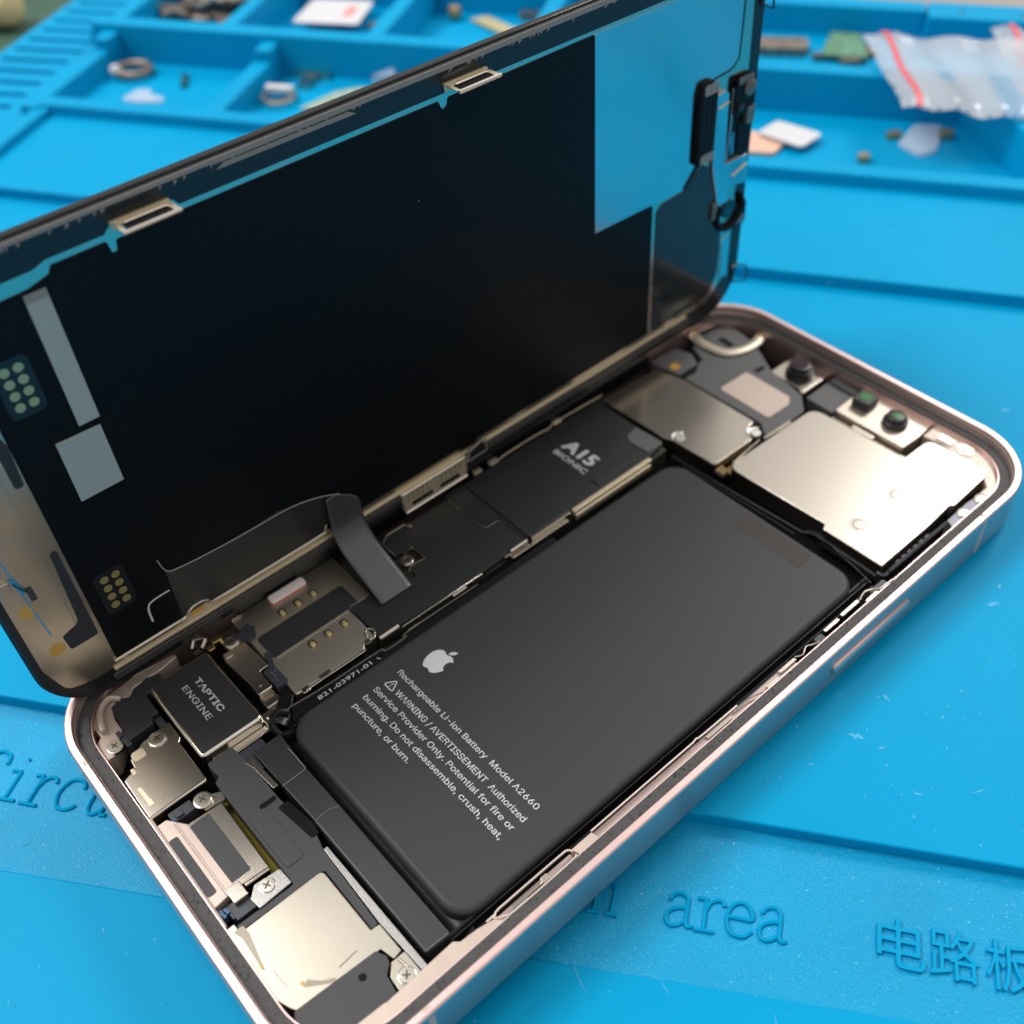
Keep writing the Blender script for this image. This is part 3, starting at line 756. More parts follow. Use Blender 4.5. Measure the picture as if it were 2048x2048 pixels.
ul = MB(); ul.tube([(2.365, .33, .498), (2.355, 1.07, .498)], .022, 8)
obj('shield_fold', ul, 'brightsteel', usb)
uw = MB(); uw.rbox(2.12, 2.22, .40, .46, .494, .506, .015); uw.prism([(1.90, .395), (2.12, .40), (2.12, .45), (1.90, .44)], .494, .5035, 0)
obj('weld_tab', uw, 'palegold', usb)
uh = MB(); uh.rbox(2.20, 2.25, .53, .61, .49, .503, .02)
obj('vent_slot', uh, 'brightsteel', usb)
us2 = MB(); us2.rbox(1.40, 1.55, .55, .72, .49, .51, .05); us2.rbox(1.60, 1.70, .45, .50, .49, .505, .02)
obj('antenna_spring', us2, 'palegold', usb, bevel=.005)
screw(1.43, .92, .52, .10, .3)
screw(2.57, .91, .52, .095, .5)
wsh = MB(); wsh.lathe(2.57, .91, [(.115, .40), (.115, .505), (.09, .508)], 28); wsh.prism(rpoly([(2.48, .90), (2.70, .86), (2.72, 1.12), (2.60, 1.14)], .02), .40, .47)
wsh.lathe(1.43, .92, [(.12, .45), (.12, .505), (.1, .508)], 28)
obj('screw_washer', wsh, 'steel', ph)
chip = MB()
chip.rbox(2.42, 2.58, .50, .80, .2, .46, .02); chip.rbox(2.48, 2.56, .56, .66, .46, .49, .01); chip.rbox(3.86, 4.05, .42, .62, .2, .42, .02); chip.rbox(3.95, 4.1, .45, .80, .2, .44, .02)
obj('microphone', chip, 'slate', ph, bevel=.01)
chip = MB()
for x, y in ((2.56, .47), (2.61, .47), (2.60, .52), (2.55, .53), (3.88, .36), (3.92, .36), (3.96, .37), (3.90, .41), (3.94, .42)):
    chip.rbox(x - .018, x + .018, y - .02, y + .02, .30, .47 if x < 3 else .44, .004)
obj('blue_capacitor', chip, 'bluechip', ph)

tp = MB(); tp.prism(rpoly([(2.50, .28), (3.84, .27), (3.84, .36), (3.80, .64), (2.72, .62), (2.50, .46)], .03), .12, .50)
tp.prism([(2.36, .24), (4.12, .24), (4.12, .33), (2.36, .34)], .12, .53)
obj('mid_plate', tp, 'tan', ph, bevel=.015)
g_ = MB(); g_.tube([(2.62, .50, .502), (3.80, .505, .502)], .006, 6); g_.tube([(2.62, .525, .502), (3.80, .53, .502)], .004, 6)
obj('plate_groove', g_, 'mauve', ph)
d2 = MB(); d2.rbox(2.78, 3.69, .335, .45, .498, .5065, .03)
obj('slim_window', d2, 'greysticker', ph)
sc = MB(); sc.prism([(2.72, .60), (3.70, .58), (3.80, .66), (3.82, 1.04), (2.74, 1.06)], .20, .495)
cover = obj('speaker_can', sc, 'steel', ph, bevel=.012)
d1 = MB(); d1.rbox(2.77, 3.71, .62, .875, .493, .4995, .02)
obj('can_sticker', d1, 'greysticker', cover)
lp_ = MB(); lp_.tube([(3.83, .72, .48), (3.84, 1.03, .48)], .025, 8); lp_.rbox(3.74, 3.95, .52, .70, .40, .515, .02)
obj('can_fold', lp_, 'steel', cover, bevel=.01)
gt = MB(); gt.box(2.60, 3.95, 1.05, 1.14, .10, .25)
obj('gold_trough', gt, material('olive_gold_foil', (0.16, 0.13, 0.02), metal=.8, rough=.35), ph)
st = MB(); st.prism(rpoly([(3.90, .80), (3.93, 1.12), (4.16, 1.13), (4.18, .70), (4.02, .68)], .02), .44, .505)
obj('silver_tab', st, 'silverfoil', ph, bevel=.008)
screw(4.01, .905, .515, .09, .6)

# ---- loudspeaker
bcv = MB(); bcv.prism(rpoly([(2.15, 1.20), (2.13, 1.55), (2.55, 1.60), (3.13, 1.60), (3.85, 1.67), (4.06, 1.62), (5.19, 1.57), (5.20, 1.48), (4.28, 1.485), (4.25, .40), (4.16, .40), (4.18, 1.135), (2.62, 1.135), (2.45, 1.14), (2.40, 1.22), (2.30, 1.2)], .03), .12, .478)
blackc = obj('mesh_cover', bcv, 'greysticker', ph, bevel=.012)
rd = MB(); rd.rbox(3.14, 3.98, 1.18, 1.42, .474, .490, .05)
obj('raised_pad', rd, 'greysticker', blackc, bevel=.012)
sl = MB(); sl.prism(rpoly([(3.08, 1.36), (3.15, 1.36), (3.15, 1.58), (3.08, 1.58)], .03), .474, .4795)
sl.prism(rpoly([(3.25, 1.52), (3.86, 1.60), (3.86, 1.70), (3.70, 1.72), (3.25, 1.66)], .03), .474, .481)
obj('cover_slot', sl, 'cavity', blackc)
spk = MB(); spk.prism(rpoly([(4.14, .30), (4.45, .295), (5.10, .285), (5.44, .42), (5.46, 1.0), (5.44, 1.42), (5.62, 1.46), (5.60, 1.575), (5.21, 1.575), (5.20, 1.465), (4.275, 1.462), (4.27, .40), (4.14, .40)],
                       [.01, 0, .22, .22, .0, .02, .02, .01, .01, .01, .06, .02, .01]), .14, .505)
speaker = obj('loudspeaker', spk, 'steelgrain', ph, bevel=.012)
sw = MB(); sw.prism(rpoly([(4.22, .34), (4.34, .38), (4.62, .37), (4.78, .36), (4.80, .385), (4.62, .415), (4.34, .47), (4.22, .46)], .015), .50, .5075)
sw.prism(rpoly([(5.22, .58), (5.34, .76), (5.40, .86), (5.37, .90), (5.29, .76), (5.18, .66)], .01), .50, .5075)
obj('spring_finger', sw, material('olive_spring', (.26, .23, .18), metal=.7, rough=.4), speaker)
sa = MB(); sa.cyl(4.74, .375, .022, .50, .509, 12); sa.cyl(5.18, .60, .022, .50, .509, 12)
obj('amber_tip', sa, 'amber', speaker)
se = MB(); se.tube([(4.86, .45, .506), (5.10, .46, .506)], .004, 6); se.tube([(5.30, .98, .508), (5.28, 1.22, .508)], .008, 6)
obj('stamped_line', se, 'mauve', speaker)
ss = MB(); ss.prism([(4.06, 1.62), (5.20, 1.585), (5.98, 1.62), (5.98, 1.69), (4.06, 1.675)], .30, .485)
obj('silver_strip', ss, 'silverfoil', ph, bevel=.006)
gs = MB(); gs.prism(rpoly([(5.43, 1.36), (5.55, 1.42), (5.63, 1.40), (5.72, 1.30), (5.93, 1.27), (5.97, .95), (5.93, .62), (5.76, .34), (5.56, .27), (5.37, .38)], .02), .505, .532)
gtab = obj('grey_tab', gs, 'greysticker', ph, bevel=.006)
gh = MB(); gh.cyl(5.565, 1.10, .045, .530, .5335, 20)
obj('tab_hole', gh, 'cavity', gtab)
tf_ = MB(); tf_.prism(rpoly([(5.62, 1.42), (5.74, 1.32), (5.97, 1.30), (6.0, 1.60), (5.62, 1.60)], .02), .40, .49); tf_.tube([(5.64, 1.5, .49), (5.80, 1.52, .49)], .02, 6)
obj('speaker_foot', tf_, 'steelgrain', ph, bevel=.01)
screw(5.85, 1.46, .51, .09, .9)
cs = MB(); cs.rbox(5.55, 5.9, .30, .52, .2, .44, .05)
obj('corner_lug', cs, 'steel', ph, bevel=.02)

# ---- flex bar along the lower end of the battery
fb = MB(); fb.prism(rpoly([(3.66, 1.735), (5.80, 1.745), (5.82, 2.085), (3.70, 2.085)], .04), .14, .500)
bar = obj('flex_bar', fb, 'flex', ph, bevel=.03, seg=3)
f2 = MB(); f2.prism(rpoly([(2.40, 1.70), (3.05, 1.72), (3.72, 1.745), (3.72, 2.08), (2.95, 2.07), (2.40, 2.10)], .02), .14, .490)
obj('flex_neck', f2, 'flex', bar, bevel=.02)
f3 = MB(); f3.prism(rpoly([(2.62, 1.745), (3.05, 1.72), (3.04, 2.055), (2.66, 2.045)], .04), .486, .503)
obj('flex_patch', f3, 'flex', bar, bevel=.006)
f4 = MB(); f4.tube(z3([(2.66, 2.045), (2.70, 2.058), (3.03, 2.06), (3.055, 2.03), (3.06, 1.72)], .502), .006, 6)
f4.tube(z3([(3.70, 1.76), (3.695, 1.95), (3.74, 2.07)], .501), .004, 6); f4.tube(z3([(5.78, 1.76), (5.79, 2.06)], .501), .004, 6)
obj('patch_edge', f4, material('pale_cut_edge', (0.25, 0.25, 0.25), rough=.4), bar)
f5 = MB(); f5.rbox(2.26, 2.44, 1.52, 1.90, .14, .44, .02); f5.rbox(2.44, 2.66, 1.60, 1.70, .14, .46, .01)
obj('flex_socket', f5, 'slate', bar, bevel=.01)
f6 = MB(); f6.prism([(2.46, 1.55), (2.60, 1.59), (3.00, 1.62), (3.00, 1.69), (2.46, 1.66)], .3, .485)
obj('bare_tab', f6, 'steel', bar, bevel=.005)

# ---- brackets right of the vibration motor
br = MB(); br.prism(rpoly([(.83, 2.20), (.83, 2.54), (1.40, 2.57), (1.41, 2.43), (1.72, 2.42), (1.73, 2.21), (1.50, 2.22), (.95, 2.17)], .02), .20, .50)
bra = obj('cable_bracket', br, 'steel', ph, bevel=.015)
b2 = MB(); b2.rbox(1.72, 1.93, 2.20, 2.42, .2, .43, .02); b2.rbox(1.93, 2.17, 2.06, 2.36, .2, .40, .02); b2.rbox(.50, .85, 2.30, 2.55, .2, .47, .03)
obj('bracket_foot', b2, 'steel', bra, bevel=.02)
b3 = MB(); b3.tube([(1.73, 2.24, .50), (1.73, 2.40, .50)], .02, 8); b3.rbox(1.45, 1.62, 2.29, 2.325, .498, .510, .015); b3.tube([(.93, 2.20, .50), (.93, 2.30, .50)], .015, 6)
obj('bracket_rib', b3, 'brightsteel', bra)
screw(.71, 2.40, .49, .095, .7); screw(2.02, 2.32, .42, .08, .2)
g3 = MB(); g3.rbox(.50, .60, 2.20, 2.34, .42, .52, .02); g3.rbox(.58, .66, 2.10, 2.20, .42, .50, .02)
obj('gold_spring', g3, 'gold', ph, bevel=.01)
s4 = MB(); s4.tube(smooth_path([(.46, 1.95, .5), (.40, 2.05, .56), (.48, 2.15, .56), (.56, 2.05, .52)], 6), .03, 8); s4.rbox(.40, .62, 1.92, 2.02, .40, .52, .02)
obj('ground_clip', s4, 'steel', ph, bevel=.008)
dc = MB(); dc.prism(rpoly([(1.18, 2.62), (1.26, 2.69), (1.48, 2.615), (1.80, 2.63), (1.80, 2.45), (1.46, 2.44), (1.42, 2.56)], .02), .3, .515)
dc.prism(rpoly([(.62, 2.58), (.72, 2.50), (.90, 2.58), (.88, 2.70), (.70, 2.78), (.58, 2.72)], .02), .3, .50)
dcn = obj('board_connector', dc, 'slate', ph, bevel=.012)
dd = MB()
for x, y in ((1.56, 2.52), (1.62, 2.53), (1.56, 2.57), (1.70, 2.51)): dd.rbox(x - .018, x + .018, y - .012, y + .012, .514, .522, .004)
obj('connector_pin', dd, 'darkgrey', dcn)
mt = MB(); mt.prism(rpoly([(2.09, 2.20), (2.2, 2.08), (2.12, 2.45), (1.95, 2.60), (1.82, 2.62), (1.82, 2.45)], .02), .2, .44)
obj('black_tail', mt, 'foil', ph, bevel=.03)

# ---- top end: shields, cameras, grey frame
t1 = MB(); t1.prism(rpoly([(3.06, 9.79), (4.80, 9.86), (4.86, 9.76), (4.95, 9.76), (5.86, 9.76), (5.86, 10.9), (5.83, 11.45), (5.88, 11.52), (5.85, 12.51), (4.80, 12.50), (4.78, 11.87), (3.10, 11.84)],
                        [.14, .03, .02, 0, .02, 0, .02, .02, .15, .15, .04, .20]), .20, .55)
top_sh = obj('camera_shield', t1, 'steel', ph, bevel=.018, seg=3)
sfirst = None
for x, y in ((5.16, 11.10), (5.15, 10.19)):
    m_ = MB(); m_.lathe(x, y, [(.125, .54), (.125, .5525), (.105, .5525), (.103, .5445)], 28, 1); m_.lathe(x, y, [(.085, .54), (.085, .556), (.07, .560), (.045, .560), (.042, .555)], 24, 0)
    m_.prism([(x - .03, y - .008), (x + .03, y - .008), (x + .03, y + .008), (x - .03, y + .008)], .553, .5615, 1)
    obj('recessed_screw', m_, ['screw', 'mauve'], top_sh)
t2 = MB(); t2.prism(rpoly([(.54, 9.58), (1.9, 9.62), (2.05, 9.68), (2.88, 9.72), (2.88, 10.60), (2.70, 10.68), (2.62, 10.95), (1.15, 10.95), (.60, 10.82)], [.02, .0, .0, .08, .03, .08, .03, .02, .02]), .20, .50)
pl2 = obj('connector_shield', t2, 'steel', ph, bevel=.015)
for x, y in ((2.07, 9.80), (2.83, 10.74)):
    m_ = MB(); m_.lathe(x, y, [(.085, .46), (.085, .512), (.078, .520), (.05, .5205), (.046, .516), (.02, .516)], 24)
    a0 = math.radians(110); pts = [(x + .125 * math.cos(a0 + k * .17), y + .125 * math.sin(a0 + k * .17), .505) for k in range(16)]
    m_.tube(pts, .026, 8, flat=.5)
    obj('plate_screw', m_, material('pale_screw', (0.8, .78, .72), metal=.8, rough=.3), pl2)
t3 = MB(); t3.tube([(3.07, 9.9, .545), (2.98, 10.65, .50)], .02, 6); t3.tube([(3.02, 10.7, .53), (3.05, 11.3, .54)], .03, 8)
obj('shield_side', t3, 'steel', top_sh)
t4 = MB(); t4.prism(rpoly([(1.02, 11.0), (2.70, 11.01), (2.95, 10.82), (3.02, 11.02), (3.0, 11.75), (2.72, 12.05), (2.25, 12.15), (1.98, 12.20), (1.55, 12.45), (1.22, 12.62), (.60, 12.72), (.45, 12.1), (.60, 11.75), (.95, 11.60)], .05), .16, .48)
grey = obj('grey_frame', t4, 'darkgrey', ph, bevel=.02)
t5 = MB(); t5.prism(rpoly([(1.68, 11.20), (2.72, 11.19), (2.73, 11.70), (2.62, 11.86), (1.70, 11.87)], .06), .476, .488)
obj('tan_window', t5, 'tan', grey, bevel=.006)
t6 = MB(); t6.prism([(1.10, 10.99), (1.12, 11.25), (1.0, 11.45), (.92, 11.1)], .40, .4855); t6.prism(rpoly([(.75, 12.22), (1.05, 12.20), (1.06, 12.32), (.78, 12.34)], .02), .45, .484); t6.prism([(1.75, 12.0), (1.85, 11.98), (1.85, 12.18), (1.78, 12.2)], .45, .4845)
obj('frame_opening', t6, 'cavity', grey)
t7 = MB()
lp0 = smooth_path([(.36, 12.02, .50), (.62, 11.93, .51), (.95, 11.95, .515), (1.15, 12.04, .515), (1.27, 12.28, .51), (1.29, 12.60, .50), (1.22, 12.84, .50)], 6)
t7.tube(lp0, .095, 8, flat=.3)
ring = obj('flash_loop', t7, material('pale_tan_flex', (0.66, 0.57, 0.45), metal=.5, rough=.4), ph)
t8 = MB(); t8.tube(smooth_path([(1.20, 12.86, .50), (.95, 12.90, .49), (.62, 12.82, .49), (.42, 12.5, .49), (.36, 12.05, .50)], 6), .04, 8, flat=.5)
obj('loop_rim', t8, 'mauve', ring)
t9 = MB(); t9.cyl(.37, 12.02, .05, .49, .55, 14); t9.cyl(1.22, 12.83, .06, .49, .55, 14)
obj('gold_terminal', t9, 'gold', ring, bevel=.02)
c1_ = MB(); c1_.rbox(1.92, 2.66, 12.22, 12.85, .16, .42, .06); c1_.rbox(2.62, 2.72, 12.08, 12.62, .42, .50, .02)
cam1 = obj('dot_projector', c1_, 'steel', ph, bevel=.02)
c2_ = MB(); c2_.lathe(2.31, 12.53, [(.24, .40), (.24, .47), (.20, .48), (.20, .50), (.215, .505), (.215, .545), (.17, .55), (.17, .62), (.14, .63)], 32)
obj('lens_barrel', c2_, 'barrel', cam1, bevel=.008)
c3_ = MB(); c3_.lathe(2.31, 12.53, [(.13, .62), (.125, .635), (.06, .640), (.01, .641)], 28)
obj('front_lens', c3_, 'lensplum', cam1)
g1 = MB(); g1.prism(rpoly([(2.76, 12.12), (3.30, 12.10), (3.30, 12.72), (2.76, 12.74)], .03), .14, .41); g1.prism([(2.8, 12.70), (3.3, 12.68), (3.3, 12.82), (2.8, 12.85)], .14, .46)
obj('grey_lid', g1, 'darkgrey', ph, bevel=.02)
cp = MB(); cp.prism(rpoly([(3.34, 12.10), (4.62, 12.10), (4.64, 12.50), (4.62, 12.90), (3.32, 12.86)], .03), .16, .50)
cam2 = obj('camera_bracket', cp, material('cream_bracket', (0.62, 0.53, 0.45), metal=.85, rough=.35), ph, bevel=.02)
q1 = MB(); q1.rbox(3.42, 3.74, 12.38, 12.72, .48, .655, .06)
obj('square_camera', q1, 'barrel', cam2, bevel=.03)
q2 = MB(); q2.lathe(3.58, 12.55, [(.10, .654), (.095, .662), (.02, .664)], 24)
obj('square_camera_lens', q2, 'lensgreen', cam2)
q3 = MB(); q3.lathe(4.19, 12.50, [(.20, .48), (.20, .57), (.185, .58), (.155, .585), (.155, .655), (.135, .668), (.07, .668)], 32)
obj('round_camera', q3, 'barrel', cam2, bevel=.008)
q4 = MB(); q4.lathe(4.19, 12.50, [(.07, .662), (.06, .672), (.01, .675)], 24)
obj('round_camera_lens', q4, 'lensgreen', cam2)
q5 = MB(); q5.box(3.36, 4.7, 11.88, 12.06, .16, .40); q5.rbox(3.75, 4.15, 11.95, 12.05, .40, .47, .02)
obj('bracket_skirt', q5, 'steel', cam2, bevel=.01)
lt_ = MB(); lt_.prism(rpoly([(4.68, 12.52), (5.0, 12.56), (5.25, 12.5), (5.7, 12.50), (5.98, 12.2), (5.96, 11.5), (6.12, 11.95), (6.08, 12.35), (5.72, 12.78), (5.2, 12.86), (4.68, 12.87)], .03), .14, .535)
obj('corner_plate', lt_, 'tan', ph, bevel=.015)
screw(5.31, 12.66, .545, .10, .2)
cr_ = MB(); cr_.tube([(5.31 + .13 * math.cos(a * .3), 12.66 + .13 * math.sin(a * .3), .54) for a in range(-2, 12)], .018, 6)
cr_.rbox(4.86, 5.12, 12.60, 12.74, .52, .565, .02)
obj('clip_ring', cr_, 'steel', ph)
vb = MB(); vb.prism(rpoly([(5.97, 11.18), (6.13, 11.10), (6.13, 12.02), (6.0, 12.05), (5.96, 11.7)], .02), .2, .545)
obj('volume_bracket', vb, material('violet_grey_bracket', (0.16, .16, .19), metal=.4, rough=.4), ph, bevel=.01)
for x, y in ((6.07, 11.90), (6.06, 11.47)):
    m_ = MB(); m_.lathe(x, y, [(.095, .53), (.095, .565), (.08, .575), (.03, .577)], 28); m_.prism([(x - .02, y - .006), (x + .02, y - .006), (x + .02, y + .006), (x - .02, y + .006)], .5755, .5785, 1)
    obj('pan_screw', m_, [material('pale_brass', (0.86, .80, .66), metal=.8, rough=.35), 'mauve'], ph)
vl = MB(); vl.tube([(5.97, 9.78, .52), (5.98, 10.5, .53), (5.99, 11.15, .53)], .03, 8); vl.tube(smooth_path([(5.96, 9.80, .5), (5.97, 9.70, .5), (5.92, 9.66, .5), (5.86, 9.66, .5)], 5), .025, 8)
for k in range(6): vl.rbox(5.92, 5.98, 10.0 + .14 * k, 10.08 + .14 * k, .45, .51, .01)
obj('side_cable', vl, 'slate', ph)
gp = MB()
gp.tube([(2.2, 9.46, .40), (3.2, 9.50, .42), (4.65, 9.58, .44), (4.80, 9.66, .46), (5.88, 9.62, .46)], .03, 8); gp.tube([(2.5, 9.40, .44), (4.6, 9.46, .46)], .012, 6)
gp.tube([(4.70, 9.62, .49), (4.85, 9.68, .50), (5.92, 9.44, .50)], .010, 6)
gp.rbox(2.92, 3.08, 9.66, 9.80, .2, .42, .02)
obj('gap_cable', gp, 'foil', ph)
gg = MB(); gg.rbox(2.90, 3.06, 9.70, 9.85, .2, .43, .02); gg.box(2.92, 3.04, 9.9, 11.0, .2, .30)
obj('gap_bracket', gg, material('dark_brass', (.20, .14, .06), metal=.8, rough=.4), ph)
ue = MB(); ue.prism(rpoly([(.40, 10.9), (.98, 10.98), (.98, 11.45), (.72, 11.58), (.42, 11.5)], .04), .2, .50)
uc = obj('cable_cap', ue, 'darkgrey', ph, bevel=.02)
uo = MB(); uo.cyl(.78, 11.1, .09, .498, .506, 18)
obj('amber_dot', uo, 'amber', uc)

# ------------------------------------------------------------------ the display standing open on the phone's left edge
DO = Vector((0.44453320598863455, 0.12005952797720436, 0.6))
DU = Vector((-0.013685885607204025, -0.008634525046773988, 0.9998690621838257))
DV = Vector((-0.004362664434089187, 0.9999537125538491, 0.008575541312925311))
DN = Vector((0.999896826524708, 0.004244729318906938, 0.013722921657837768))
dp = thing('display_panel', 'black phone display lifted upright along the open phone, its metal back facing the viewer', 'phone display', (0, 0, 0))
dp.matrix_world = Matrix(((DV.x, DU.x, DN.x, DO.x), (DV.y, DU.y, DN.y, DO.y), (DV.z, DU.z, DN.z, DO.z), (0, 0, 0, 1)))
OFF[dp.name] = Vector((0, 0, 0))
SL, SW = 12.93, 6.12
def sr(i): return rpoly([(i, i), (SL - i, i), (SL - i, SW - i), (i, SW - i)], .85 - i, 12)
g = MB(); g.prism(sr(0.0), -.15, -.035)
obj('glass', g, 'glass', dp, bevel=.02)
g = MB(); g.prism(sr(0.025), -.04, .004)
frm = obj('bezel_frame', g, 'dframe', dp, bevel=.008)
g = MB()
g.prism(rpoly([(.55, 6.035), (3.85, 6.035), (3.95, 6.02), (12.2, 6.02), (12.2, 6.085), (.55, 6.085)], .01), .002, .018)
g.prism([(3.95, 5.955), (5.72, 5.945), (5.62, 6.0), (4.05, 6.005)], .002, .016)
for k in range(46):
    v0 = 1.0 + random.random() * 11; s_ = .012 + .02 * random.random()
    g.prism([(v0, 6.0 - random.random() * .02), (v0 + s_ * 2, 6.01), (v0 + s_, 6.035)], .002, .02)
obj('adhesive_trim', g, 'dtrim', frm)
g = MB()
g.prism(rpoly([(.12, .95), (.26, .45), (.60, .36), (12.1, .36), (12.62, .80), (12.66, 4.37), (12.64, 5.30), (12.45, 5.765), (3.46, 5.765), (3.40, 5.84), (2.70, 5.84), (2.62, 5.77), (2.0, 5.77), (1.85, 5.72), (1.2, 5.715), (.30, 5.71), (.12, 5.2)],
       [.3, .2, .2, .25, .2, .05, .2, .1, .01, .01, .01, .01, .05, .05, .0, .3, .3]), .002, .010)
plate = obj('back_plate', g, 'dplate', dp)
g = MB()
g.prism(rpoly([(.93, .50), (1.95, .50), (2.06, .60), (2.2, .60), (2.32, .49), (10.64, .47), (10.64, 2.82), (9.41, 2.86), (9.41, 5.712), (7.90, 5.70), (7.84, 5.70), (7.1, 5.705), (7.0, 5.70), (6.98, 5.62), (6.92, 5.58), (6.88, 5.62), (6.85, 5.70), (3.5, 5.70), (3.44, 5.68), (2.72, 5.68), (2.70, 5.56), (2.64, 5.56), (2.62, 5.70), (2.03, 5.70), (1.98, 5.62), (1.9, 5.60), (1.75, 5.56), (.93, 5.54)],
       .025, 3), .008, .024)
sheet = obj('black_sheet', g, 'dsheet', dp, bevel=.004)
g = MB()
g.prism(rpoly([(9.425, 2.87), (10.65, 2.835), (10.80, 2.83), (11.42, 2.80), (11.62, 3.05), (11.69, 3.3), (11.69, 4.22), (11.84, 4.345), (12.23, 4.375), (12.40, 4.52), (12.42, 5.45), (12.30, 5.70), (9.425, 5.715)],
       [.03, .02, .03, .02, .05, .05, .08, .08, .10, .10, .1, .15, .03]), .008, .016)
mir = obj('mirror_film', g, 'dmirror', dp)
g = MB(); g.tube(smooth_path([(11.69, 3.3, .018), (11.69, 4.15, .018), (11.76, 4.30, .018), (11.90, 4.355, .018), (12.2, 4.375, .018), (12.36, 4.46, .018), (12.41, 4.62, .018), (12.42, 5.5, .018), (12.36, 5.74, .018)], 6), .02, 6, flat=.4)
obj('film_outline', g, 'dframe', mir)
g = MB()
g.prism(rpoly([(10.74, .46), (10.74, 2.65), (10.84, 2.755), (11.40, 2.785), (11.78, 3.05), (11.92, 2.95), (12.05, 2.6), (12.24, 2.39), (12.35, 1.5), (12.34, .9), (12.15, .5)],
       [.05, .06, .06, .03, .05, .03, .05, .06, .05, .15, .2]), .010, .026)
flap = obj('smoked_film', g, 'dflap', dp, bevel=.004)
g = MB(); g.tube([(11.35, 2.80, .03), (11.80, 3.25, .05)], .035, 6, flat=.4)
obj('film_fold', g, 'dframe', flap)
# earpiece block and the camera cut-outs at the top end
g = MB(); g.prism(rpoly([(11.50, 3.10), (11.90, 3.14), (11.90, 4.22), (11.78, 4.40), (11.55, 4.40), (11.50, 4.2)], .09), .008, .10)
ear = obj('earpiece', g, 'ddark', dp, bevel=.025)
g = MB()
for vv in (11.60, 11.70, 11.80): g.tube([(vv, 3.25, .10), (vv, 4.15, .10)], .012, 6)
obj('earpiece_rib', g, 'dframe', ear)
g = MB(); g.rbox(11.58, 11.88, 4.20, 4.36, .09, .112, .04); g.rbox(11.58, 11.88, 3.14, 3.28, .09, .112, .04)
obj('earpiece_mesh', g, 'dtrim', ear)
g = MB()
g.prism(rpoly([(11.94, 2.95), (12.08, 2.45), (12.14, 2.2), (12.40, 2.2), (12.42, 2.46), (12.86, 2.36), (12.80, 2.88), (12.24, 2.90), (12.20, 4.05), (12.12, 4.12), (11.94, 4.1)], .03), .010, .06)
hold = obj('sensor_bracket', g, 'dmirror', dp, bevel=.01)
g = MB(); g.tube([(11.96, 3.88, .065), (12.20, 3.92, .065)], .018, 6); g.tube([(12.44, 2.62, .065), (12.78, 2.72, .065)], .02, 6)
obj('bracket_weld', g, 'palegold', hold)
g = MB(); g.prism(rpoly([(12.24, 2.92), (12.82, 2.90), (12.84, 3.80), (12.60, 4.24), (12.22, 4.28)], .04), .006, .03)
g.rbox(12.30, 12.78, 3.62, 4.22, .03, .10, .12)
g.rbox(12.50, 12.76, 3.0, 3.5, .03, .05, .05)
win = obj('sensor_window', g, 'ddark', dp, bevel=.015)
g = MB(); g.prism(rpoly([(12.33, 3.28), (12.42, 3.40), (12.44, 3.02), (12.38, 2.98)], .02), .03, .045)
obj('window_part', MB().lathe(12.62, 4.02, [(.13, .05), (.13, .12), (.10, .14), (.04, .14)], 16), 'brownmetal', win)
obj('window_part', MB().lathe(12.42, 3.78, [(.07, .05), (.07, .13), (.04, .14)], 12), 'barrel', win)
obj('window_part', MB().rbox(12.62, 12.80, 3.42, 3.70, .03, .11, .04), 'brownmetal', win, bevel=.01)
obj('window_part', MB().tube([(12.26, 2.95, .05), (12.30, 3.5, .05), (12.28, 4.1, .06)], .02, 6), 'dmirror', win)
obj('window_glint', g, 'bluetapeglint', win)  # glint put in as a flat blue sliver
g = MB(); g.rbox(12.36, 12.70, 4.12, 4.22, .09, .106, .03); g.rbox(12.30, 12.36, 3.7, 4.1, .05, .08, .01)
obj('sensor_rim', g, 'brownmetal', win)
g = MB()
arc = [(12.47 + .31 * math.cos(a), 2.02 + .33 * math.sin(a), .05) for a in [math.radians(150 + k * 12) for k in range(21)]]
g.tube(arc, .055, 8)
g.rbox(12.62, 12.92, 1.60, 2.05, .006, .05, .08)
cres = obj('camera_collar', g, 'ddark', dp, bevel=.01)
g = MB(); g.rbox(12.65, 12.86, 1.66, 1.80, .05, .066, .03); g.rbox(12.02, 12.14, 2.0, 2.3, .03, .07, .02)
obj('collar_lens', MB().lathe(12.47, 2.02, [(.16, .012), (.16, .04), (.10, .05), (.02, .045)], 20), 'lens', cres)
obj('collar_rim', g, 'brownmetal', cres)
g = MB(); g.prism(rpoly([(12.10, 1.36), (12.45, 1.50), (12.58, 1.5), (12.60, 1.0), (12.62, .7), (12.42, .72), (12.40, 1.40), (12.20, 1.34)], .02), .012, .022)
obj('mirror_tab', g, 'dmirror', dp)
def wire_loop(pts, r=.016): 
    m_ = MB(); m_.tube(pts, r, 6, closed=True); return m_
obj('hook_loop', wire_loop([(12.74, .80, .02), (12.86, .80, .02), (13.10, .68, .04), (13.17, .55, .04), (13.13, .36, .04), (12.80, .48, .02)]), 'dframe', dp)
obj('hook_loop', wire_loop([(12.72, 5.40, .02), (12.9, 5.35, .03), (13.04, 5.26, .04), (13.07, 5.02, .04), (12.80, 5.16, .02)], .02), 'dframe', dp)
obj('hook_loop', wire_loop([(6.62, .26, .12), (6.64, .47, .16), (6.95, .56, .16), (7.0, .27, .12)], .02), 'dtrim', dp)
g = MB(); g.prism([(6.64, .10), (7.02, .10), (6.98, .30), (6.93, .53), (6.66, .45), (6.63, .28)], .10, .13)
obj('hook_plate', g, 'dframe', dp)
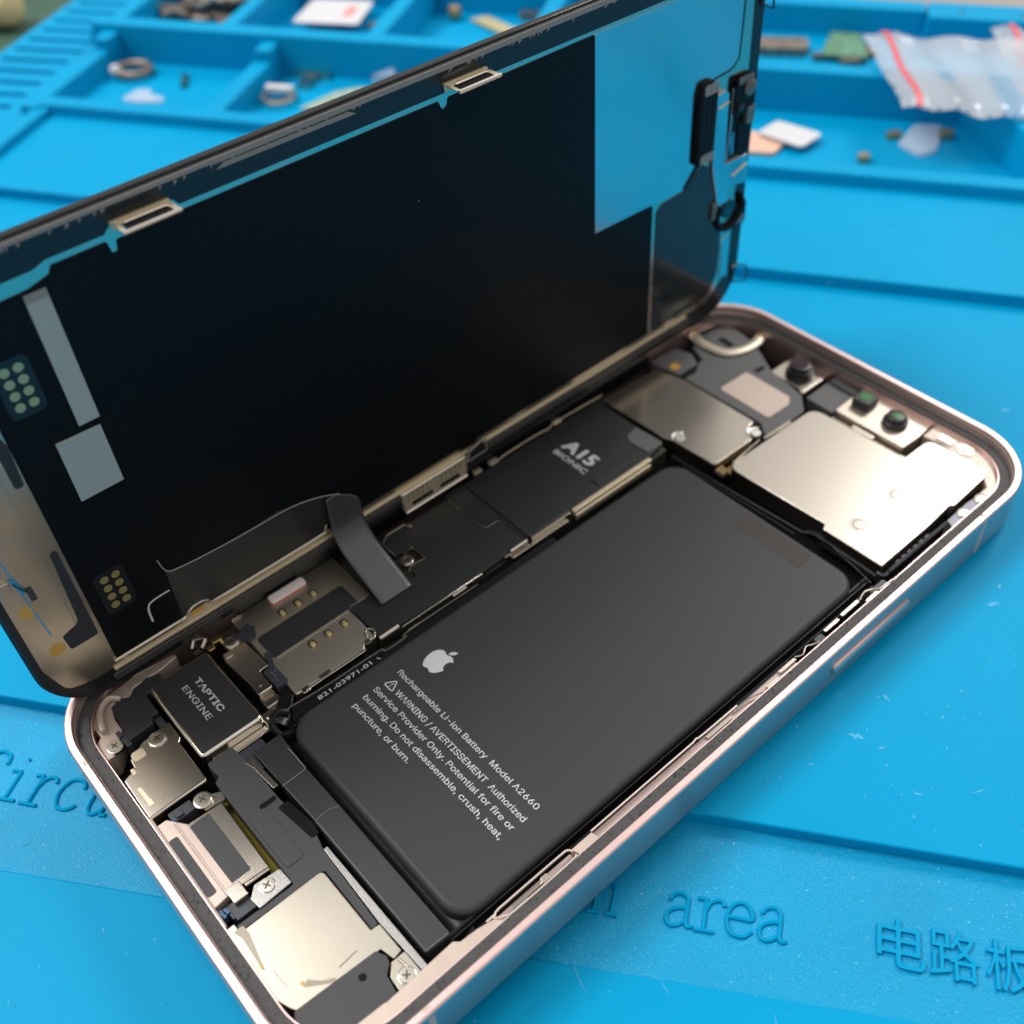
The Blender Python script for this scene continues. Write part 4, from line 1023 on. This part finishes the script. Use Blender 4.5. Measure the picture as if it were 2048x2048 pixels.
# spring clips along the far long edge
for v0, v1 in ((2.70, 3.36), (6.94, 7.60)):
    g = MB()
    g.rbox(v0, v1, 5.85, 5.885, .004, .05, .01); g.rbox(v0 + .01, v1, 5.775, 5.875, .006, .03, .01)
    g.prism(rpoly([(v0 + .04, 5.83), (v1, 5.83), (v1, 5.86), (v0 + .04, 5.86)], .005), .02, .09)
    g.prism([(v0 + .02, 5.845), (v0 + .07, 5.845), (v0 + .07, 5.865), (v0 + .02, 5.865)], .09, .27)
    g.prism([(v1 - .06, 5.845), (v1, 5.845), (v1, 5.865), (v1 - .06, 5.865)], .09, .27)
    c_ = obj('spring_clip', g, 'palegold', dp, bevel=.006)
    g = MB(); g.tube([(v0 + .02, 5.852, .285), (v1 + .0, 5.852, .285)], .026, 8)
    g.tube([(v0 + .12, 5.862, .115), (v1 - .1, 5.862, .115), (v1 - .055, 5.86, .14)], .016, 6)
    obj('clip_lip', g, 'brightsteel', c_)
    g = MB(); g.rbox(v0 + .1, v1 - .06, 5.840, 5.848, .10, .27, .0)
    obj('clip_slot', g, 'cavity', c_)
# labels and contact pads at the lower end
g = MB(); g.prism([(1.66, 3.895), (1.90, 3.895), (1.90, 5.47), (1.665, 5.48)], .022, .034)
obj('grey_label', g, 'dlabel', dp)
g = MB(); g.prism([(1.665, 5.43), (1.90, 5.43), (1.90, 5.52), (1.665, 5.52)], .020, .038)
obj('label_end', g, 'dtrim', dp)
g = MB(); g.prism([(1.355, 2.98), (1.875, 2.98), (1.87, 3.80), (1.36, 3.82)], .022, .034)
obj('grey_label', g, 'dlabel', dp)
g = MB(); g.prism([(1.355, 3.78), (1.60, 3.77), (1.60, 3.815), (1.36, 3.83)], .032, .040)
obj('label_end', g, 'palegold', dp)
for u0, mname in ((4.41, 'padgreen'), (1.33, 'padgold')):
    w = MB(); w.prism(rpoly([(1.08, u0 - .13), (1.47, u0 - .13), (1.47, u0 + .56), (1.08, u0 + .56)], .08), .022, .0262)
    wo = obj('contact_window', w, 'dframe', dp)
    f0 = None
    for r_ in range(4):
        for v_ in (1.205, 1.352):
            if f0 is None:
                m_ = MB(); m_.cyl(v_, u0 + r_ * .145, .054, .026, .030, 18); f0 = obj('contact_pad', m_, mname, wo); a0 = (v_, u0)
            else: child_copy(f0, wo, v_ - a0[0], r_ * .145)
# exposed metal strip: amber dots, black seal, connector
g = MB(); g.cyl(.30, 1.92, .098, .010, .0125, 24)
am = obj('amber_spot', g, 'amber', plate); 
g = MB(); g.cyl(.385, 1.15, .098, .010, .0125, 24); obj('amber_spot', g, 'amber', plate)
g = MB(); g.rbox(2.0, 2.2, .43, .52, .010, .027, .03); obj('amber_spot', g, 'amber', plate)
g = MB(); g.prism(rpoly([(.885, 2.52), (.80, 2.52), (.74, 1.36), (.50, 1.28), (.52, 1.04), (.88, 1.04)], [.04, .04, .10, .04, .04, .05]), .008, .022)
obj('black_seal', g, 'sticker', plate)
g = MB(); g.prism(rpoly([(.80, 3.52), (.90, 3.52), (.93, 4.05), (.80, 4.6), (.72, 4.6), (.80, 4.0)], .04), .008, .022)
obj('black_seal', g, 'sticker', plate)
g = MB(); g.tube([(.70, 1.30, .012), (.70, 2.6, .012), (.72, 4.4, .012)], .006, 6)
obj('plate_seam', g, 'mauve', plate)
g = MB(); g.tube([(.40, 1.42, .012), (.36, 2.0, .012), (.30, 3.0, .012)], .009, 6, flat=.5)
obj('seam_reflection', g, 'bluetapeglint', plate)  # reflection along a seam, painted as a thin blue line
g = MB(); g.rbox(.40, .47, 2.05, 2.22, .010, .05, .01); g.tube([(.31, 2.42, .05), (.40, 2.22, .05)], .012, 6)
cn = obj('tiny_connector', g, 'slate', plate, bevel=.006)
g = MB(); g.rbox(.13, .28, 2.30, 2.48, .010, .06, .02); obj('connector_clip', g, 'steel', plate, bevel=.01)
g = MB(); g.prism([(.29, 2.46), (.35, 2.44), (.40, 2.22), (.34, 2.22)], .012, .045); obj('blue_sleeve', g, 'bluetapeglint', plate)
g = MB(); g.tube(smooth_path([(1.86, 1.06, .027), (1.66, 1.055, .027), (1.56, 1.02, .027), (1.525, .92, .027), (1.52, .73, .027)], 4), .014, 6, flat=.3)
obj('corner_mark', g, 'print', sheet)
# bottom trim and rails
g = MB(); g.tube(smooth_path([(.90, .475, .03), (1.75, .475, .03), (1.90, .48, .03), (1.98, .545, .03), (2.06, .585, .03), (2.18, .585, .03), (2.26, .55, .03), (2.36, .475, .03), (3.0, .462, .03), (4.02, .462, .03), (4.12, .50, .03), (4.16, .60, .03)], 6), .016, 8)
obj('bottom_trim', g, 'brightsteel', dp)
g = MB(); g.rbox(.85, 11.6, .315, .365, .004, .045, .02)
obj('bottom_rail', g, 'palegold', dp, bevel=.012)
g = MB(); g.rbox(.80, 11.7, .17, .29, .004, .06, .05); 
obj('lower_rail', g, material('dark_rail', (0.045, 0.043, 0.041), rough=.4), dp, bevel=.02)
g = MB(); g.rbox(1.85, 4.2, .42, .475, .010, .026, .01)
obj('gold_edge', g, 'palegold', dp)
g = MB(); g.prism(rpoly([(5.42, -.03), (6.60, -.03), (6.64, .34), (5.40, .34)], .02), .02, .10)
g2 = obj('slotted_bracket', g, 'palegold', dp, bevel=.015)
g = MB(); g.rbox(5.55, 5.95, .05, .12, .09, .1035, .03); g.rbox(6.08, 6.46, .05, .12, .09, .1035, .03)
for k in range(5):
    g.cyl(5.50 + .09 * k, .27, .018, .09, .102, 8); g.cyl(6.12 + .09 * k, .27, .018, .09, .102, 8)
    g.cyl(5.50 + .09 * k, .19, .014, .09, .102, 8); g.cyl(6.12 + .09 * k, .19, .014, .09, .102, 8)
obj('bracket_slot', g, 'cavity', g2)
g = MB(); g.tube([(5.40, .345, .10), (6.62, .345, .10)], .014, 6); g.tube([(5.43, -.03, .10), (6.60, -.03, .10)], .018, 6)
obj('bracket_edge', g, 'brightsteel', g2)
# flat cable: lies on the display, then folds down to the board
g = MB()
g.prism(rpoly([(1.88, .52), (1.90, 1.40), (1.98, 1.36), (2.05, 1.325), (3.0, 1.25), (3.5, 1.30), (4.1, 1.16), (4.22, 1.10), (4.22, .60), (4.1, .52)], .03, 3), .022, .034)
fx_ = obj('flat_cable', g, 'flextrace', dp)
g = MB(); g.tube(smooth_path([(1.86, 1.62, .036), (1.90, 1.42, .036), (2.02, 1.335, .036), (2.6, 1.275, .036), (3.2, 1.255, .036), (3.7, 1.24, .036), (4.1, 1.16, .05), (4.45, 1.02, .07)], 6), .010, 6)
obj('cable_edge', g, material('pale_polyimide_edge', (.25, .24, .22), rough=.35), fx_)
inv = dp.matrix_world.inverted()
pathx = smooth_path([(.478, 1.68, 0), (.53, 1.40, 0), (.60, 1.14, 0), (.75, .93, 0), (1.0, .79, 0), (1.25, .68, 0), (1.55, .555, 0), (1.62, .53, 0)], 8)
def rib(u, v):
    k = u * (len(pathx) - 1); i = min(int(k), len(pathx) - 2); q = pathx[i].lerp(pathx[i + 1], k - i)
    top = max(0.0, min(1.0, (q.y - 1.05) / .55))
    y0 = 4.27 + .06 * top; y1 = 4.80 + .04 * top - .35 * max(0, (q.y - 1.38) / .3) ** 2
    return inv @ Vector((q.x, y0 + (y1 - y0) * v, q.y))
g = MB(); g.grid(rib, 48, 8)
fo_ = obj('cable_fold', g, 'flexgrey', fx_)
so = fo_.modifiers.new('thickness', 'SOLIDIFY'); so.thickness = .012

# ------------------------------------------------------------------ things lying in the trays and around
def tray_thing(name, label, cat, u, v, z, rot=0.0, group=None):
    t = thing(name, label, cat, muv(u, v, z), group); t.rotation_euler = (0, 0, A + math.radians(rot)); OFF[t.name] = Vector((0, 0, 0)); return t
def tray_single(name, mb, mat, label, cat, u, v, z, rot=0.0, bevel=0.0, group=None):
    o = obj(name, mb, mat, None, bevel=bevel); o.location = muv(u, v, z); o.rotation_euler = (0, 0, A + math.radians(rot))
    return tag(o, label, cat, group)

t = tray_thing('camera_ring', 'dark metal ring with a small pale bead in the left front tray', 'metal ring', -9.35, 19.15, 0.0)
g = MB(); g.tube([(.46 * math.cos(a * .3), .40 * math.sin(a * .3), .16) for a in range(21)], .10, 8, closed=True)
obj('ring', g, 'brownmetal', t)
g = MB(); g.lathe(-.38, -.25, [(.02, .04), (.13, .12), (.16, .22), (.11, .33), (.02, .36)], 14)
obj('bead', g, 'white', t)
g = MB(); g.prism(rpoly([(-.5, -.3), (.1, -.32), (.6, -.22), (.62, 0), (.15, .12), (.0, .40), (-.35, .35)], .1), 0, .06)
tray_single('plastic_scrap', g, 'clear', 'cloudy clear plastic scrap in front of the dark metal ring', 'plastic scrap', -8.4, 17.9, .005)
g = MB(); g.rbox(-.08, .08, -.35, .4, 0, .10, .03)
tray_single('sliver', g, material('dark_teal_sliver', (0.0, .07, .09), rough=.5), 'thin dark sliver standing alone right of the metal ring', 'sliver', -7.75, 18.95, .0, 25)
# left tray, second cell
t = tray_thing('metal_bracket', 'pale bent metal bracket with a round loop leaning in the second front tray', 'metal bracket', -4.75, 18.55, 0.0)
g = MB(); g.tube([(.42 * math.cos(a * .3), -.25 + .42 * math.sin(a * .3), .15) for a in range(21)], .07, 6, closed=True)
obj('loop', g, 'steel', t)
g = MB(); g.rbox(-.42, .30, -.12, .10, .16, .30, .05); obj('bar', g, 'white', t)
g = MB(); g.rbox(-.2, .8, 1.15, 1.6, 0, .14, .1); g.rbox(.15, .5, .5, 1.2, 0, .12, .05); obj('tail', g, 'steel', t)
g = MB(); g.prism(rpoly([(-1.0, -.9), (1.2, -.8), (1.4, .35), (.1, .55), (-.4, .2)], .08), 0, .12)
t = tray_single('circuit_board', g, 'palepcb', 'pale green circuit board scrap beside the metal bracket, cut by the display edge', 'circuit board', -3.0, 18.7, .0, 0, .01)
g = MB(); g.prism([(-.3, -.3), (.3, -.2), (.1, .3)], 0, .35)
tray_single('plastic_scrap', g, 'clear', 'small clear plastic peak against the wall behind the pale circuit board', 'plastic scrap', -2.3, 19.75, .0)
# far row
t = tray_thing('metal_pile', 'heap of brown and cream metal phone brackets in the far left tray', 'metal parts', -9.4, 23.6, 0.0)
mats_ = ['brownmetal', 'steel', 'tan', 'brownmetal', 'steel', 'dframe', 'tan']
for k in range(16):
    g = MB(); L_ = .5 + .5 * random.random(); w = .16 + .15 * random.random()
    g.rbox(-L_, L_, -w, w, -.05, .05, .05)
    p_ = obj('bracket', g, mats_[k % 7], t, bevel=.015)
    p_.location = (-1.0 + 2.1 * random.random(), -.5 + 1.3 * random.random(), .15 + .03 * k)
    p_.rotation_euler = (random.uniform(-.25, .25), random.uniform(-.25, .25), random.uniform(0, 3.1))
for x, y in ((-.25, -.4), (.85, -.45)):
    g = MB(); g.tube([(x + .13 * math.cos(a * .5), y + .13 * math.sin(a * .5), .62) for a in range(13)], .05, 6, closed=True); obj('grommet', g, 'screw', t)
t = tray_thing('white_label', 'white paper label with a red printed mark in the far row of trays', 'label', -5.15, 23.6, 0.30, 0)
g = MB(); g.prism(rpoly([(-1.0, -1.05), (.95, -.95), (.80, .80), (-1.05, .72)], .12), 0, .03); obj('paper', g, 'whitelabel', t)
g = MB(); g.prism(rpoly([(.25, -.45), (.55, -.42), (.52, .35), (.25, .3)], .1), .03, .034); obj('red_mark', g, 'redink', t)
g = MB(); g.prism(rpoly([(-.5, -.3), (.35, .0), (.45, .25), (-.2, .1)], .05), 0, .1)
tray_single('dark_strip', g, 'brownmetal', 'short dark strip on the tray floor right of the white label', 'dark strip', -3.8, 23.4, 0)
g = MB(); g.lathe(0, 0, [(.03, .0), (.17, .08), (.22, .22), (.17, .36), (.03, .42)], 14)
tray_single('brass_standoff', g, 'copper', 'small round brass standoff alone in the middle far tray', 'brass standoff', -1.85, 24.25, 0)
g = MB(); g.prism([(-1.0, .25), (-.6, .55), (.9, -.55), (.5, -.85)], .05, .10)
tray_single('flex_strip', g, 'yellowflex', 'yellowish flex strip lying diagonally in the middle far tray', 'flex strip', -.35, 23.9, 0)
g = MB(); g.rbox(-.5, .5, -.12, .12, 0, .2, .05)
tray_single('dark_strip', g, 'brownmetal', 'dark strip along the back wall behind the yellowish flex strip', 'dark strip', .5, 24.6, 0)
# right front tray
g = MB(); g.prism(rpoly([(-.75, -.05), (-.35, .62), (.72, .12), (.30, -.62)], .12), .14, .20)
t = tray_single('white_card', g, 'white', 'white plastic card tilted over a salmon piece in the right front tray', 'white card', 8.05, 18.42, .0, 0, .01)
g = MB(); g.prism(rpoly([(-.7, .6), (-.75, -.55), (.15, -.5), (.4, .2)], .12), 0, .09)
tray_single('salmon_piece', g, 'skin', 'salmon coloured flat piece under the white plastic card', 'plastic piece', 7.6, 18.1, .01)
g = MB(); g.prism(rpoly([(-.5, -.25), (.0, -.75), (.35, -.4), (.5, .85), (-.15, .75)], .15), 0, .10)
t = tray_single('clear_card', g, 'clear', 'translucent plastic holder lying in front of the zip bag', 'plastic holder', 10.95, 18.85, .01, 0, .01)
g = MB(); g.rbox(-.18, .18, -.09, .09, 0, .14, .05)
tray_single('brass_screw', g, 'copper', 'small brass screw lying left of the translucent plastic holder', 'screw', 10.35, 19.02, 0, 35)
g = MB(); g.rbox(-.16, .16, -.14, .14, 0, .16, .05)
tray_single('brass_screw', g, 'copper', 'small brass screw touching the far right edge of the translucent holder', 'screw', 11.5, 19.25, 0, 10)
g = MB(); g.rbox(-.12, .12, -.12, .12, 0, .16, .05)
tray_single('brass_nut', g, 'copper', 'brass nut alone near the front wall of the right tray', 'nut', 9.72, 17.75, 0, 10)
# right far tray
g = MB(); g.prism(rpoly([(-.55, -.75), (.65, -.8), (.40, .75), (-.35, .80)], .1), 0, .10)
tray_single('circuit_board', g, 'pcb', 'dark green circuit board scrap left of the zip bag in the far right tray', 'circuit board', 9.0, 23.8, .1, 0, .01)
g = MB(); g.rbox(-.75, .6, -.42, .3, 0, .25, .15)
tray_single('metal_part', g, 'brownmetal', 'brown metal part next to the display in the far right tray', 'metal part', 7.5, 23.6, 0, 5, .04)
for x, y, r_ in ((8.5, 23.15, 20), (9.55, 23.3, 70), (9.2, 22.9, 10), (9.7, 23.7, 120)):
    g = MB(); g.rbox(-.25, .25, -.08, .08, 0, .12, .03)
    o = tray_single('metal_crumb', g, 'brownmetal', 'tiny metal crumb scattered around the dark green circuit board', 'metal crumb', x, y, .05, r_, group='metal crumbs around the dark green board')
# zip bags
def bagfn(c, zb, seed, thick):
    P00, P10, P11, P01 = [Vector((*q, 0)) for q in c]
    def f(u, v, s_):
        q = P00.lerp(P10, u).lerp(P01.lerp(P11, u), v)
        z = zb + .07 * math.sin(u * 6 + seed) * math.sin(v * 3 + seed * 2) + .05 * math.sin(u * 21 + v * 4 + seed)
        e = min(1, 12 * min(u, 1 - u, v, 1 - v))
        return (q.x + .03 * math.sin(v * 9 + seed), q.y + .05 * math.sin(u * 8 + seed), z + s_ * thick * e)
    return f
def bag(c, zb, seed, label, stripe0, nm='zip_bag'):
    t = tray_thing(nm, label, 'zip bag', 0, 0, 0)
    f = bagfn(c, zb, seed, .13)
    g = MB(); g.grid(lambda u, v: f(u, v, 1), 44, 28); g.grid(lambda u, v: f(u, v, -1), 44, 28)
    obj('pouch', g, 'bag', t, angle=80)
    g = MB(); g.tube([Vector(f(stripe0, k / 24, 1)) + Vector((0, 0, .03)) for k in range(25)], .065, 6, flat=.4)
    obj('zip_strip', g, 'bagred', t)
    g = MB(); g.tube([Vector(f(stripe0 + .05, k / 24, 1)) + Vector((0, 0, .02)) for k in range(25)], .04, 6, flat=.5)
    obj('clear_ridge', g, 'bag', t)
    return t
bag([(10.30, 17.85), (13.6, 18.15), (13.9, 22.0), (9.32, 22.15)], 1.16, .6, 'clear zip bag with a red closing strip lying over the tray walls on the right', .11)
bag([(12.75, 21.3), (15.5, 20.9), (15.8, 23.6), (12.45, 23.25)], .95, 2.1, 'second clear zip bag with a red strip, tucked behind the nearer one at the edge', .12)
# brush on the cutting mat
t = tray_thing('cleaning_brush', 'pale brush with a cream bristle head on the green mat in the far left corner', 'brush', -16.1, 22.9, 0.10, -4)
g = MB(); g.tube([(-.55, 0, 0), (-.5, 0, 0), (.35, 0, 0), (.52, 0, 0), (.60, 0, 0)], .60, 20, flat=.95)
for k, vtx in enumerate(g.v):
    if vtx[0] > .55: g.v[k] = (vtx[0], vtx[1] * .78, vtx[2] * .78)
    elif vtx[0] > .5: g.v[k] = (vtx[0], vtx[1] * .94, vtx[2] * .94)
obj('bristles', g, 'bristle', t, angle=50)
g = MB(); g.tube([(-3.5, 0, 0), (-.52, 0, 0)], .57, 20)
obj('handle', g, 'ferrule', t, angle=50)
